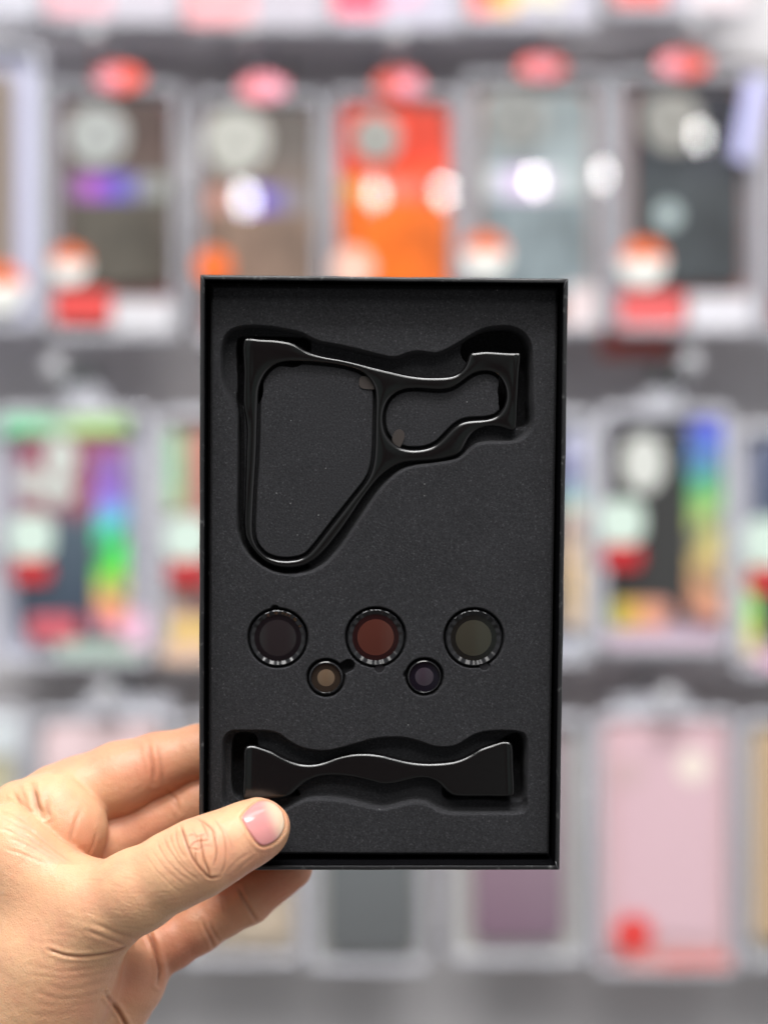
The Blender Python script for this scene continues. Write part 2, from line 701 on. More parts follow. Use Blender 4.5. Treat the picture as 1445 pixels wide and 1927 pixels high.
def clear_film():
    m = bpy.data.materials.new('clear_plastic')
    m.use_nodes = True
    nt = m.node_tree
    nt.nodes.clear()
    out = nd(m, 'ShaderNodeOutputMaterial')
    tr = nd(m, 'ShaderNodeBsdfTransparent')
    gl = nd(m, 'ShaderNodeBsdfGlossy')
    gl.inputs['Roughness'].default_value = 0.05
    mx = nd(m, 'ShaderNodeMixShader')
    lw = nd(m, 'ShaderNodeLayerWeight')
    pw = nd(m, 'ShaderNodeMath', operation='POWER')
    lk(m, lw, 'Facing', pw, 0)
    pw.inputs[1].default_value = 4.0
    ml = nd(m, 'ShaderNodeMath', operation='MULTIPLY_ADD')
    lk(m, pw, 'Value', ml, 0)
    ml.inputs[1].default_value = 0.5
    ml.inputs[2].default_value = 0.085
    lk(m, ml, 'Value', mx, 'Fac')
    lk(m, tr, 'BSDF', mx, 1)
    lk(m, gl, 'BSDF', mx, 2)
    lk(m, mx, 'Shader', out, 'Surface')
    return m


M_film = clear_film()
M_frost = mat('frosted_plastic', (0.48, 0.48, 0.52), 0.14, spec=0.7, alpha=0.72)
M_frost_white = mat('frosted_white_plastic', (0.56, 0.56, 0.61), 0.3, spec=0.6, alpha=0.85)
M_hook = mat('chromed_wire', (0.6, 0.6, 0.62), 0.25, metal=1.0)
M_cap = mat('white_plastic_cap', (0.40, 0.40, 0.42), 0.4)


class Pack:
    """a hanging retail package; outlines are given where it hangs on the wall"""

    def __init__(s, name, x0, y0, x1, y1, label, cat='phone case package', group=None, dy=0.0, lean=0.0):
        s.Y = BG + dy
        s.cx, s.by = (x0 + x1) / 2, y1
        s.x0, s.y0, s.x1, s.y1 = x0, y0, x1, y1
        s.root = empty(name, (xb(s.cx, s.Y), s.Y, zb(y1, s.Y)), (0, math.radians(lean), 0))
        tag(s.root, label, cat, group)

    def lx(s, px):
        return (px - s.cx) * K * s.Y / D

    def lz(s, py):
        return (s.by - py) * K * s.Y / D

    def slab(s, name, pts, ya, yb_, m, parent=None, bevel=0.0, label=None):
        bm = bmesh.new()
        prism(bm, pts, ya, yb_)
        o = bm_obj(name, bm, m, parent or s.root, bevel=bevel)
        if label:
            o['label'] = label
        return o

    def rect(s, name, x0, y0, x1, y1, ya, yb_, m, r=4, parent=None, bevel=0.0):
        return s.slab(name, rrect(s.lx(x0), s.lz(y1), s.lx(x1), s.lz(y0), r * KB), ya, yb_, m, parent, bevel)

    def oval(s, name, cx, cy_, rx, ry, ya, yb_, m, parent=None, a0=0, a1=360):
        return s.slab(name, ellipse(s.lx(cx), s.lz(cy_), rx * KB, ry * KB, 40, a0, a1), ya, yb_, m, parent)

    def tray(s, wpx=17, m=None, back=(150, 148, 150), r=22):
        s.rect('backing_card', s.x0 + 3, s.y0 + 3, s.x1 - 3, s.y1 - 3, 0.004, 0.0052, paint(back), r)
        bm = bmesh.new()
        o_ = rrect(s.lx(s.x0), s.lz(s.y1), s.lx(s.x1), s.lz(s.y0), r * KB, 8)
        i_ = rrect(s.lx(s.x0 + wpx), s.lz(s.y1 - wpx), s.lx(s.x1 - wpx), s.lz(s.y0 + wpx), max(r - wpx, 5) * KB, 8)
        n = len(o_)
        L = []
        for pts, y in ((o_, 0.0039), (o_, -0.009), (i_, -0.009), (i_, 0.0039)):
            L.append([bm.verts.new((x, y, z)) for x, z in pts])
        for k in range(4):
            a, b = L[k], L[(k + 1) % 4]
            for i in range(n):
                bm.faces.new((a[i], a[(i + 1) % n], b[(i + 1) % n], b[i]))
        bm_obj('tray_rim', bm, m or M_frost, s.root, bevel=0.0015)

    def film(s, spot=None, inset=4, bulge=0.55):
        """clear front; lies at the angle at which it mirrors the downlight from spot"""
        w, h = 10, 14
        if spot:
            P = Vector((xb(spot[0], s.Y), s.Y - 0.012, zb(spot[1], s.Y)))
            n = ((-P).normalized() + (SPOT - P).normalized()).normalized()
            c = (s.lx(spot[0]), s.lz(spot[1]))
        else:
            n = Vector((random.uniform(-.03, .03), -1, random.uniform(-.05, -.01))).normalized()
            c = (0, s.lz((s.y0 + s.y1) / 2))
        bm = bmesh.new()
        g = []
        P_ = []
        for j in range(h + 1):
            row = []
            for i in range(w + 1):
                x = s.lx(s.x0 + inset + (s.x1 - s.x0 - 2 * inset) * i / w)
                z = s.lz(s.y1 - inset - (s.y1 - s.y0 - 2 * inset) * j / h)
                y = -0.0130 - ((x - c[0]) * n.x + (z - c[1]) * n.z) / n.y
                y += bulge * ((x - c[0]) ** 2 + 0.35 * (z - c[1]) ** 2)
                row.append(bm.verts.new((x, y, z)))
                P_.append(y)
            g.append(row)
        fwd = -0.0118 - max(P_)
        for v in bm.verts:
            v.co.y += min(fwd, 0)
        for j in range(h):
            for i in range(w):
                f = bm.faces.new((g[j][i], g[j][i + 1], g[j + 1][i + 1], g[j + 1][i]))
                f.smooth = True
        bm_obj('clear_cover', bm, M_film, s.root, smooth=True)

    def sticker(s, cx, cy_, r, top=(238, 110, 50), low=(236, 236, 230), ry=None, split=0.15):
        ry = ry or r
        a = math.degrees(math.asin(split))
        lo = s.slab('round_sticker', ellipse(s.lx(cx), s.lz(cy_), r * KB, ry * KB, 30, 180 - a, 360 + a), -0.0105, -0.0101, paint(low))
        s.slab('sticker_cap', ellipse(s.lx(cx), s.lz(cy_), r * KB, ry * KB, 30, a, 180 - a), -0.0105, -0.0101, paint(top), lo)

    def tab(s, cx, cy_, rx=62, ry=33, c1=(240, 85, 60), c2=(250, 160, 175), side=-1):
        rx, ry = rx * .74, ry * .72
        o = s.slab('hang_tab', ellipse(s.lx(cx), s.lz(cy_), rx * KB, ry * KB, 40), -0.0095, -0.0088, paint(c1))
        s.slab('tab_print', ellipse(s.lx(cx + side * rx * 0.38), s.lz(cy_ + ry * .12), rx * 0.5 * KB, ry * 0.74 * KB, 30), -0.0101, -0.0096, paint(c2), o)


HOOKS = 'wire display hooks on the shop wall'


def hook(px, py, label, dy=0.0, cap=20):
    Y = BG + dy
    x, z = xb(px, Y), zb(py, Y)
    r = empty('display_hook', (x, WALL_Y, z))
    tag(r, label, 'hook', HOOKS)
    bm = bmesh.new()
    L = WALL_Y - Y + 0.03
    tube(bm, [(0, 0, -0.010), (0, -L * .5, -0.010), (0, -L * .9, -0.0095), (0, -L, -0.004), (0, -L - .004, 0.002)], 0.0022)
    bm_obj('wire', bm, M_hook, r)
    bm = bmesh.new()
    bmesh.ops.create_uvsphere(bm, u_segments=16, v_segments=10, radius=cap * .85 * KB)
    bmesh.ops.scale(bm, vec=(1, .55, 1), verts=bm.verts[:])
    bmesh.ops.translate(bm, vec=(0, -L - .004, 0.004), verts=bm.verts[:])
    bm_obj('end_cap', bm, M_cap, r, smooth=True)
    bm = bmesh.new()
    prism(bm, rrect(-0.012, -0.02, 0.012, 0.012, 0.003), -0.006, 0.0)
    bm_obj('wall_plate', bm, M_hook, r)


G1 = 'packages along the top edge'
G2 = 'clear packages in the upper row'
G3 = 'holographic packages in the middle row'
G4 = 'packages in the bottom row'

# --- topmost row: only the lower ends hang into view
top = [(-60, 84, 46, (202, 200, 210), None, 'white package end in the top left corner, plain'),
       (92, 345, 52, (200, 194, 204), [(98, 205, 10, (236, 84, 84)), (92, 210, 34, (238, 180, 190))], 'white package end with a red block, second from the left along the top'),
       (350, 620, 62, (194, 188, 198), [(356, 405, 30, (250, 225, 200)), (405, 480, 26, (250, 120, 220)), (352, 480, 52, (244, 170, 175))], 'package end with magenta and cream print along the top edge'),
       (622, 868, 64, (194, 190, 206), [(628, 720, 36, (248, 100, 125)), (720, 790, 14, (250, 190, 215))], 'package end with a coral pink block, top centre'),
       (872, 1122, 58, (192, 188, 202), [(882, 925, 34, (246, 120, 110)), (925, 970, 32, (248, 190, 110)), (970, 1060, 14, (236, 226, 200))], 'package end with red and yellow print, top right of centre'),
       (1140, 1405, 34, (190, 186, 198), [(1150, 1252, 14, (236, 96, 84)), (1300, 1400, 22, (240, 224, 228))], 'package end with a thin red block, top right corner')]
for x0, x1, yb_, c, blocks, lab in top:
    p = Pack('phone_case_package', x0, -420, x1, yb_, lab, group=G1)
    p.tray(14, M_frost_white, c, 14)
    p.rect('printed_band', x0 + 14, -80, x1 - 14, yb_ - 12, -0.0085, -0.008, paint(c), 4)
    for i, b in enumerate(blocks or []):
        p.rect('colour_block', b[0], -60, b[1], b[2], -0.0092 - .0004 * i, -0.0086, paint(b[3]), 8)
    p.rect('phone_case', x0 + 26, -400, x1 - 26, -90, -0.004, 0.003, paint((90, 90, 95)), 24)
    p.film()

# --- second row
def row2(x0, y0, x1, y1, inner, case, camc, lab, tabc=None, stick=None, spot=None, band=None, bottom=None, camera=(168, 170, 168), edge=(140, 96, 92), frost=None, back=(160, 158, 162), r=26):
    p = Pack('phone_case_package', x0, y0, x1, y1, lab, group=G2)
    p.tray(16, frost, back, r)
    a, b, c, d = inner
    p.rect('card_insert', a - 8, b - 6, c + 8, y1 - 24, 0.002, 0.0036, paint(edge), 12)
    m = case if not isinstance(case, tuple) else paint(case, 0.3, 0.5)
    pc = p.rect('phone_case', a, b, c, d, -0.005, 0.0016, m, 26, bevel=0.0012)
    if camc:
        cx, cyy, cr = camc
        o = p.oval('camera_ring', cx, cyy, cr, cr, -0.0066, -0.0052, paint(camera), pc)
        for ang in (40, 160, 280):
            q = math.radians(ang)
            p.oval('lens_hole', cx + cr * .48 * math.cos(q), cyy + cr * .48 * math.sin(q), cr * .24, cr * .24, -0.0072, -0.0067, paint(tuple(int(v * .82) for v in camera)), pc)
    if band:
        o = p.rect('holographic_strip', a + 6, band[0], c - 6, band[1], -0.0058, -0.0052, band[2], 10, pc)
    if bottom:
        for (u0, v0, u1, v1, cc) in bottom:
            p.rect('printed_band', u0, v0, u1, v1, -0.0064, -0.0058, paint(cc), 6)
    if stick:
        p.sticker(*stick)
    if tabc:
        p.tab(*tabc)
    p.film(spot, bulge=0.35 if spot and spot[0] < 600 else 0.55)
    return p


def case_tex(name, c1, c2):
    m = ramp_mat(name, [(0.0, srgb(*c2)), (0.45, srgb(*c2)), (0.72, srgb(*c1)), (1.0, srgb(*c1))], 'Z', 0.35, 0.4, 0.25)
    # uneven print and the plastic's streaky reflections, put into the colour
    tc = nd(m, 'ShaderNodeTexCoord')
    mp = nd(m, 'ShaderNodeMapping')
    mp.inputs['Scale'].default_value = (75, 1, 20)
    lk(m, tc, 'Object', mp, 'Vector')
    no = nd(m, 'ShaderNodeTexNoise')
    no.inputs['Scale'].default_value = 1.0
    no.inputs['Detail'].default_value = 2
    lk(m, mp, 'Vector', no, 'Vector')
    mr = nd(m, 'ShaderNodeMapRange')
    mr.inputs['From Min'].default_value = 0.3
    mr.inputs['From Max'].default_value = 0.7
    mr.inputs['To Min'].default_value = 0.62
    mr.inputs['To Max'].default_value = 1.45
    lk(m, no, 'Fac', mr, 'Value')
    sc_ = nd(m, 'ShaderNodeVectorMath', operation='SCALE')
    src = bsdf(m).inputs['Base Color'].links[0].from_socket
    m.node_tree.links.new(src, sc_.inputs[0])
    lk(m, mr, 'Result', sc_, 'Scale')
    lk(m, sc_, 'Vector', bsdf(m), 'Base Color')
    return m


def strip(*cs):
    n = len(cs)
    return ramp_mat('holographic_foil', [(i / (n - 1), srgb(*c)) for i, c in enumerate(cs)], 'X', 0.35, 0.5)


row2(-190, 84, 84, 622, (-165, 140, 26, 590), (138, 124, 112), None, 'pale lavender edged package cut off by the left side, upper row',
     stick=(8, 545, 46), frost=M_frost_white, back=(205, 206, 232), edge=(170, 165, 175))
row2(90, 160, 343, 642, (122, 196, 322, 540), case_tex('grey_green_case', (84, 68, 63), (86, 80, 72)), (186, 258, 56),
     'clear package with grey green case and purple glint, second from left in the upper row',
     (228, 152, 62, 33), (136, 502, 36), None, (332, 378, strip((110, 100, 110), (176, 90, 190), (96, 84, 200), (130, 128, 140), (160, 166, 150))),
     [(104, 548, 212, 606, (222, 74, 70)), (214, 566, 332, 622, (214, 212, 216))], camera=(172, 175, 172), edge=(132, 84, 88))
row2(366, 178, 610, 650, (388, 208, 590, 580), case_tex('taupe_case', (96, 88, 83), (128, 106, 92)), (447, 268, 60),
     'clear package with taupe brown case and pink hang tab, left of the orange case',
     (496, 170, 60, 32, (245, 140, 150), (250, 170, 190), 1), (404, 505, 34, (240, 110, 40), (240, 110, 40)), (465, 385),
     (355, 402, strip((206, 130, 100), (150, 140, 140), (110, 90, 205), (128, 118, 140), (140, 134, 120))), camera=(186, 186, 178))
row2(622, 172, 866, 650, (640, 204, 842, 580), case_tex('orange_case', (208, 58, 32), (226, 106, 24)), (708, 262, 44),
     'clear package holding the bright orange phone case above the black box',
     (750, 162, 60, 33, (235, 90, 70), (250, 160, 180), 1), (664, 508, 40, (245, 190, 170), (240, 195, 175)), (706, 375),
     (338, 378, strip((200, 170, 70), (225, 120, 80), (230, 130, 110), (226, 100, 80), (220, 90, 60))), camera=(158, 158, 152), edge=(150, 100, 90))
row2(868, 140, 1142, 628, (904, 176, 1108, 560), case_tex('pale_grey_case', (136, 146, 148), (126, 138, 142)), (972, 226, 58),
     'clear package with pale silver grey case, right of the orange case',
     (1017, 132, 60, 30, (238, 84, 68), (250, 170, 185), 0), (912, 484, 42), (1000, 350),
     (318, 376, strip((190, 205, 198), (205, 190, 220), (225, 205, 230), (180, 190, 190), (165, 175, 178))),
     [(1062, 540, 1120, 616, (222, 206, 206))], camera=(142, 143, 140), edge=(168, 120, 105))
p5 = row2(1146, 138, 1426, 630, (1190, 172, 1394, 538), case_tex('slate_case', (38, 41, 50), (66, 71, 74)), (1262, 232, 56),
          'clear package with dark slate case and bright round reflection, upper right',
          (1282, 126, 66, 32), (1206, 498, 44), (1308, 268), None,
          [(1162, 552, 1282, 612, (226, 96, 96)), (1292, 556, 1412, 622, (216, 214, 220))], camera=(150, 148, 142), edge=(150, 100, 92))
p5.slab('lavender_strip', [(p5.lx(a), p5.lz(b)) for a, b in ((1400, 150), (1436, 158), (1404, 312), (1370, 300))], -0.0112, -0.0106, paint((196, 196, 240)))
row2(1428, 150, 1690, 640, (1455, 190, 1660, 560), (150, 150, 155), None, 'clear package cut off by the right side, upper row', frost=M_frost_white, back=(190, 190, 195))
bk = Pack('phone_case_package', 1120, 300, 1290, 674, 'package with a dark red lower end peeking out below the slate case package', group=G2, dy=0.03)
bk.tray(10, None, (150, 70, 60))
bk.rect('printed_band', 1128, 600, 1262, 672, -0.010, -0.0092, paint((176, 62, 44)), 6)

# small pale disc on the slate case package
for px, py, r, pk in ((1254, 408, 24, p5),):
    pk.oval('round_sticker', px, py, r, r, -0.0071, -0.0066, paint((170, 185, 185)))

# --- third row, holographic
HOLO_V = [(0.0, srgb(240, 190, 215)), (0.12, srgb(250, 130, 125)), (0.24, srgb(225, 205, 110)), (0.36, srgb(70, 225, 60)), (0.52, srgb(60, 235, 150)), (0.64, srgb(110, 180, 225)), (0.78, srgb(150, 110, 215)), (1.0, srgb(170, 120, 205))]
HOLO_R = [(0.0, srgb(225, 150, 130)), (0.2, srgb(200, 150, 110)), (0.38, srgb(205, 195, 120)), (0.55, srgb(150, 195, 115)), (0.68, srgb(80, 170, 110)), (0.80, srgb(85, 165, 220)), (0.92, srgb(85, 120, 225)), (1.0, srgb(95, 90, 200))]
HOLO_G = [(0.0, srgb(120, 205, 160)), (0.3, srgb(140, 215, 165)), (0.45, srgb(175, 200, 170)), (0.6, srgb(175, 215, 140)), (1.0, srgb(160, 200, 130))]


def row3(x0, y0, x1, y1, inner, case, lab, cams=None, label_at=None, strips=(), bottom=(), cam=(200, 205, 198), back=(176, 176, 190), spot=None):
    p = Pack('phone_case_package', x0, y0, x1, y1, lab, group=G3)
    p.tray(18, M_frost_white, back, 26)
    a, b, c, d = inner
    m = case if not isinstance(case, tuple) else paint(case, 0.3)
    pc = p.rect('phone_case', a, b, c, d, -0.005, 0.0016, m, 24, bevel=0.0012)
    for (cx, cyy, rx, ry) in cams or ():
        p.oval('lens_ring', cx, cyy, rx, ry, -0.0066, -0.0052, paint(cam), pc)
    for (u0, v0, u1, v1, stops, ax) in strips:
        p.rect('holographic_strip', u0, v0, u1, v1, -0.0078, -0.0072, ramp_mat('holographic_foil', stops, ax, 0.35, 0.5, 0.3, broken=srgb(96, 92, 100) if v1 - v0 > 200 else None), 12)
    for i, (u0, v0, u1, v1, cc) in enumerate(bottom):
        p.rect('printed_band', u0, v0, u1, v1, -0.0088 - i * .0003, -0.0082, paint(cc), 12)
    if label_at:
        cx, cyy, r = label_at
        lo = p.rect('round_sticker', cx - r, cyy - r, cx + r, cyy + r, -0.0105, -0.0101, paint((206, 224, 212)), r * .7)
        p.rect('red_sticker_end', cx - r * .9, cyy + r + 2, cx + r * .9, cyy + r * 2.05, -0.0106, -0.0101, paint((196, 44, 50)), r * .4, lo)
    p.film(spot)
    return p


row3(-12, 768, 292, 1252, (34, 818, 236, 1186), ramp_mat('navy_maroon_case', [(0, srgb(52, 62, 80)), (0.5, srgb(82, 96, 108)), (0.62, srgb(150, 92, 106)), (1, srgb(150, 88, 104))], 'Z', 0.35, 0.4, 0.2),
     'package with navy and maroon case and green holographic strip, left in the middle row',
     [(118, 862, 30, 40), (62, 908, 24, 26), (112, 922, 30, 26)], (64, 1010, 42),
     [(8, 772, 246, 818, HOLO_G, 'X'), (182, 852, 244, 1192, HOLO_V, 'Z')],
     [(58, 1156, 152, 1204, (206, 96, 108)), (110, 1204, 270, 1240, (170, 190, 178)), (240, 1150, 282, 1215, (236, 190, 214))])
row3(300, 772, 580, 1248, (366, 815, 540, 1180), ramp_mat('rust_case', [(0, srgb(110, 82, 86)), (1, srgb(200, 130, 110))], 'Z'),
     'package with salmon case and green strip, partly behind the black box', None, (356, 1012, 42),
     [(312, 812, 344, 958, [(0, srgb(170, 200, 140)), (.4, srgb(140, 196, 150)), (1, srgb(150, 195, 150))], 'Z')],
     [(322, 1160, 420, 1235, (224, 190, 120)), (306, 1208, 400, 1244, (226, 190, 165))], back=(200, 170, 160))
row3(842, 775, 1116, 1246, (868, 815, 1050, 1180), (70, 70, 76),
     'package whose pastel striped right edge shows beside the black box, middle row', None, None,
     [(1056, 812, 1106, 1180, [(0, srgb(200, 180, 165)), (.2, srgb(222, 190, 140)), (.45, srgb(218, 190, 165)), (.55, srgb(215, 185, 175)), (.62, srgb(160, 205, 185)), (.8, srgb(160, 165, 225)), (1, srgb(190, 190, 205))], 'Z')],
     [(1060, 1200, 1112, 1238, (190, 192, 200))])
row3(1122, 766, 1374, 1228, (1142, 808, 1330, 1150), (58, 57, 57),
     'package with charcoal case and rainbow strip on its right side, middle row',
     [(1208, 872, 40, 54)], (1166, 982, 42),
     [(1292, 790, 1356, 1168, HOLO_R, 'Z'), (1146, 1128, 1256, 1180, [(0, srgb(140, 170, 80)), (.3, srgb(215, 175, 70)), (.6, srgb(226, 160, 125)), (1, srgb(215, 150, 140))], 'X')],
     [(1130, 1182, 1350, 1216, (200, 172, 190))], cam=(206, 208, 202))
row3(1378, 800, 1640, 1270, (1416, 832, 1600, 1190), ramp_mat('slate_blue_case', [(0, srgb(40, 60, 60)), (1, srgb(96, 104, 130))], 'Z'),
     'package with slate blue case and yellow green strip, far right of middle row', None, (1440, 1020, 46),
     [(1396, 1062, 1425, 1240, [(0, srgb(226, 190, 200)), (.25, srgb(226, 215, 120)), (.5, srgb(150, 225, 110)), (.8, srgb(205, 228, 170)), (1, srgb(205, 210, 180))], 'Z')],
     [(1425, 1225, 1600, 1262, (228, 170, 200))])

# --- bottom row, softer coloured silicone cases in white trays
def row4(x0, y0, x1, y1, inner, case, lab, extra=(), back=(176, 174, 168), sticker=None, frost=None, rings=()):
    p = Pack('phone_case_package', x0, y0, x1, y1, lab, group=G4)
    p.tray(14, frost or M_frost_white, back, 20)
    a, b, c, d = inner
    pc = p.rect('phone_case', a, b, c, d, -0.005, 0.0016, case if not isinstance(case, tuple) else paint(case, 0.45), 26, bevel=0.0015)
    for i, (u0, v0, u1, v1, cc) in enumerate(extra):
        p.rect('printed_band', u0, v0, u1, v1, -0.0072 - i * .0005, -0.0064 - i * .0002, paint(cc), 10)
    for (cx, cyy, r, cc) in rings:
        p.oval('camera_ring', cx, cyy, r, r, -0.0076, -0.0066, paint(cc), pc)
    if sticker:
        cx, cyy, r, cc = sticker
        p.oval('round_sticker', cx, cyy, r, r, -0.0105, -0.0101, paint(cc))
    p.film()
    return p


row4(-180, 1330, 52, 1800, (-150, 1370, 22, 1760), (196, 190, 160), 'package with cream case at the left side of the bottom row', [(-40, 1330, 40, 1420, (206, 212, 214))])
row4(62, 1338, 330, 1815, (84, 1360, 300, 1775), (228, 202, 204), 'package with pale pink case behind the hand, bottom row')
row4(340, 1345, 572, 1810, (366, 1372, 548, 1770), (188, 172, 152), 'package with beige case below the hand, bottom row', back=(180, 172, 160))
row4(582, 1350, 806, 1822, (612, 1372, 782, 1792), ramp_mat('grey_silicone', [(0, srgb(92, 95, 96)), (1, srgb(112, 118, 120))], 'Z', .5), 'package with dark grey case under the box, bottom row')
row4(842, 1345, 1104, 1808, (888, 1375, 1062, 1768), ramp_mat('mauve_silicone', [(0, srgb(122, 98, 114)), (1, srgb(158, 136, 146))], 'Z', .5), 'package with mauve purple case under the right end of the box')
row4(1116, 1338, 1386, 1830, (1132, 1358, 1366, 1800), (212, 178, 182), 'package with pink case and red round sticker, bottom row right',
     [(1158, 1378, 1345, 1760, (216, 182, 190)), (1170, 1788, 1372, 1826, (214, 150, 146)), (1236, 1796, 1366, 1822, (212, 112, 104))], (222, 180, 180), (1188, 1752, 36, (226, 70, 66)), rings=((1300, 1440, 30, (240, 226, 214)), (1178, 1452, 30, (206, 176, 178))))
row4(1394, 1345, 1640, 1815, (1412, 1372, 1600, 1770), (190, 164, 132), 'package with tan case cut off by the right side, bottom row')

# --- hooks
for px, py, w in ((190, 92, 'the grey green case'), (470, 84, 'the taupe case'), (745, 96, 'the orange case'), (1030, 76, 'the silver grey case'), (1290, 74, 'the slate case')):
    hook(px, py, 'wire hook with white end cap above the hang tab of ' + w)
for px, py, w in ((118, 708, 'the navy and maroon case'), (1286, 698, 'the charcoal case with rainbow strip')):
    hook(px, py, 'wire hook with white end cap above ' + w, cap=24)
for px, py, w in ((210, 1308, 'the pale pink case'), (1246, 1316, 'the pink case with red sticker')):
    hook(px, py, 'wire hook with white end cap above ' + w, cap=26)
# loose hang tags of frosted plastic over the lower rows
for k, (x0, y0, x1, y1, w) in enumerate(((112, 726, 200, 772, 'above the navy and maroon case'), (1205, 735, 1290, 772, 'above the charcoal case with rainbow strip'),
                                         (150, 1310, 330, 1345, 'above the pale pink case'), (1150, 1310, 1300, 1342, 'above the pink case with red sticker'))):
    p = Pack('hang_tag', x0, y0, x1, y1, 'frosted plastic hang tag ' + w, 'hang tag', 'frosted hang tags on the hooks')
    bm = bmesh.new()
    prism(bm, rrect(p.lx(x0), p.lz(y1), p.lx(x1), p.lz(y0), 18 * KB), 0.0, 0.001)
    bm_obj('tag_plate', bm, M_frost, p.root)

# ------------------------------------------------------------------ the box
RX, RY, RZ = 0.06629511351608716, 0.006058023836560525, 0.03468048892671719
BC = np.array([-0.0005489132146756958, D, -0.02115126607653534])
BW, BH = 0.11924538012286458, 0.1952068310395269
BR = np.array(Euler((RX, RY, RZ)).to_matrix())


def L(px, py, depth):
    """photo direction -> the (x, z) on the box's own plane at a depth behind its rim"""
    d = ray(px, py)
    o = BR.T @ (-BC)
    dl = BR.T @ d
    t = (depth - o[1]) / dl[1]
    q = o + t * dl
    return (q[0], q[2])


def LP(pts, depth):
    return np.array([L(a, b, depth) for a, b in pts])


def box_root(name, label, cat, group=None):
    o = empty(name, BC, (RX, RY, RZ))
    return tag(o, label, cat, group)


box = box_root('gift_box', 'open black cardboard box tray held up in the hand', 'box')
WT = 0.0015
DEPTH = 0.026
bm = bmesh.new()
NS = 40
def loop_rect(w, h, y, jit=0.0):
    pts = []
    cs = [(-w / 2, -h / 2), (w / 2, -h / 2), (w / 2, h / 2), (-w / 2, h / 2)]
    for i in range(4):
        a, b = cs[i], cs[(i + 1) % 4]
        ex, ez = b[0] - a[0], b[1] - a[1]
        l = math.hypot(ex, ez)
        nx, nz = ez / l, -ex / l
        for k in range(NS):
            t = k / NS
            j = jit * (math.sin(7 * t * 6.28 + i * 2) * .3 + math.sin(17.3 * t + i) * .5 + math.sin(41 * t + 3 * i) * .25) * math.sin(math.pi * t)
            pts.append((a[0] + ex * t + nx * j, y, a[1] + ez * t + nz * j))
    return pts
loops = [loop_rect(BW, BH, DEPTH), loop_rect(BW, BH, 0.012, 0.0001), loop_rect(BW, BH, 0.0006, 0.00009), loop_rect(BW - .0005, BH - .0005, 0.00012, 0.00008), loop_rect(BW - .0011, BH - .0011, 0, 0.00008),
         loop_rect(BW - 2 * WT + .0006, BH - 2 * WT + .0006, 0, 0.00006), loop_rect(BW - 2 * WT, BH - 2 * WT, 0.0005, 0.00006), loop_rect(BW - 2 * WT, BH - 2 * WT, 0.022)]
LV = [[bm.verts.new(p) for p in lp] for lp in loops]
for a, b in zip(LV, LV[1:]):
    n = len(a)
    for i in range(n):
        bm.faces.new((a[i], a[(i + 1) % n], b[(i + 1) % n], b[i])).smooth = True
bm.faces.new(LV[0])
bm.faces.new(LV[-1])
bm.faces.ensure_lookup_table()
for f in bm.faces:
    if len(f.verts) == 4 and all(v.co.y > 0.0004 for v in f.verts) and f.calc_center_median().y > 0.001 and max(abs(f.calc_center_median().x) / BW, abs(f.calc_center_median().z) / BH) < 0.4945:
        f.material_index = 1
tray = bm_obj('tray_wall', bm, [M_paper, M_inner_shade], box)
m_ = tray.modifiers.new('n', 'EDGE_SPLIT')
m_.split_angle = math.radians(50)
# folded paper mitres at the corners, their highlight painted as a pale tone
bm = bmesh.new()
for sx, sz in ((1, -1), (1, 1), (-1, 1)):
    x, z = sx * BW / 2, sz * BH / 2
    a = (x - sx * .0003, -0.00005, z - sz * .0003)
    b = (x - sx * .0014, -0.0001, z - sz * .0030)
    tube(bm, [a, (x - sx * .0009, -0.00012, z - sz * .0012), b], 0.00014, 6)
bm_obj('paper_fold', bm, mat('fold_highlight_paper', (0.10, 0.10, 0.105), 0.45), box)

# ---- outlines read off the photograph
FD = 0.007                       # foam surface below the rim
F_OUT = [(461, 636.5), (490, 637), (517, 638), (534, 640.5), (547, 643), (557, 647), (566, 652.5), (576, 659), (588, 664), (611, 670.3), (643, 676), (678, 684), (707, 691.5), (739, 699), (760, 704), (795, 709), (825, 709.3), (843, 708.5), (857.5, 705), (869, 697), (878, 684), (881, 672), (885, 664), (892, 662.5), (912, 660), (940, 661.5), (965, 663), (978.5, 663.5), (977, 700), (974, 760), (970, 809), (962, 811), (944, 805), (932, 803), (917, 803), (899, 809), (889, 816), (879, 831), (871, 848), (862, 857), (849.5, 860.5), (820, 867), (790, 869), (762, 871), (745, 877), (720, 894), (709, 905), (684, 937), (659, 974.5), (634, 1009), (609, 1039), (592, 1054), (579, 1062), (559, 1068), (534, 1069), (509.5, 1063), (489.5, 1049), (472, 1029), (463, 1012), (460, 989.5), (461, 940), (462.5, 890), (464, 840), (464.5, 802), (461.5, 780), (458.5, 764), (459, 700)]
F_A = [(483, 860), (485, 800), (486, 760), (488, 730), (497, 707), (509.5, 692), (524.5, 683.5), (545, 680), (575, 680.6), (609, 683), (646.5, 688.6), (679, 699), (696, 713), (705, 730), (707, 752), (706, 800), (705, 845), (703, 868), (699, 886), (691, 903.5), (659, 944.6), (621.6, 992), (596.7, 1024), (584, 1039), (572, 1048.5), (554, 1053.5), (534, 1054.5), (514, 1051.5), (497, 1043), (482.5, 1026), (476.5, 1007), (476, 989.5), (478, 940), (481, 890)]
F_B = [(721, 790), (723, 771.5), (730, 754), (740, 743), (755, 734.5), (775, 731), (800, 732), (825, 734), (844.6, 732), (859.5, 725.5), (874.5, 714), (889.5, 704), (904, 699), (919, 698.3), (934, 703), (944, 714), (951.5, 731.7), (953, 749), (949, 764), (941.7, 776.5), (932, 784), (917, 788.6), (894, 790), (874.5, 792), (862, 797.7), (849.5, 807.7), (837, 821), (824.6, 833), (812, 840.5), (795, 845), (770, 846), (750, 840.5), (735, 829), (725, 813)]
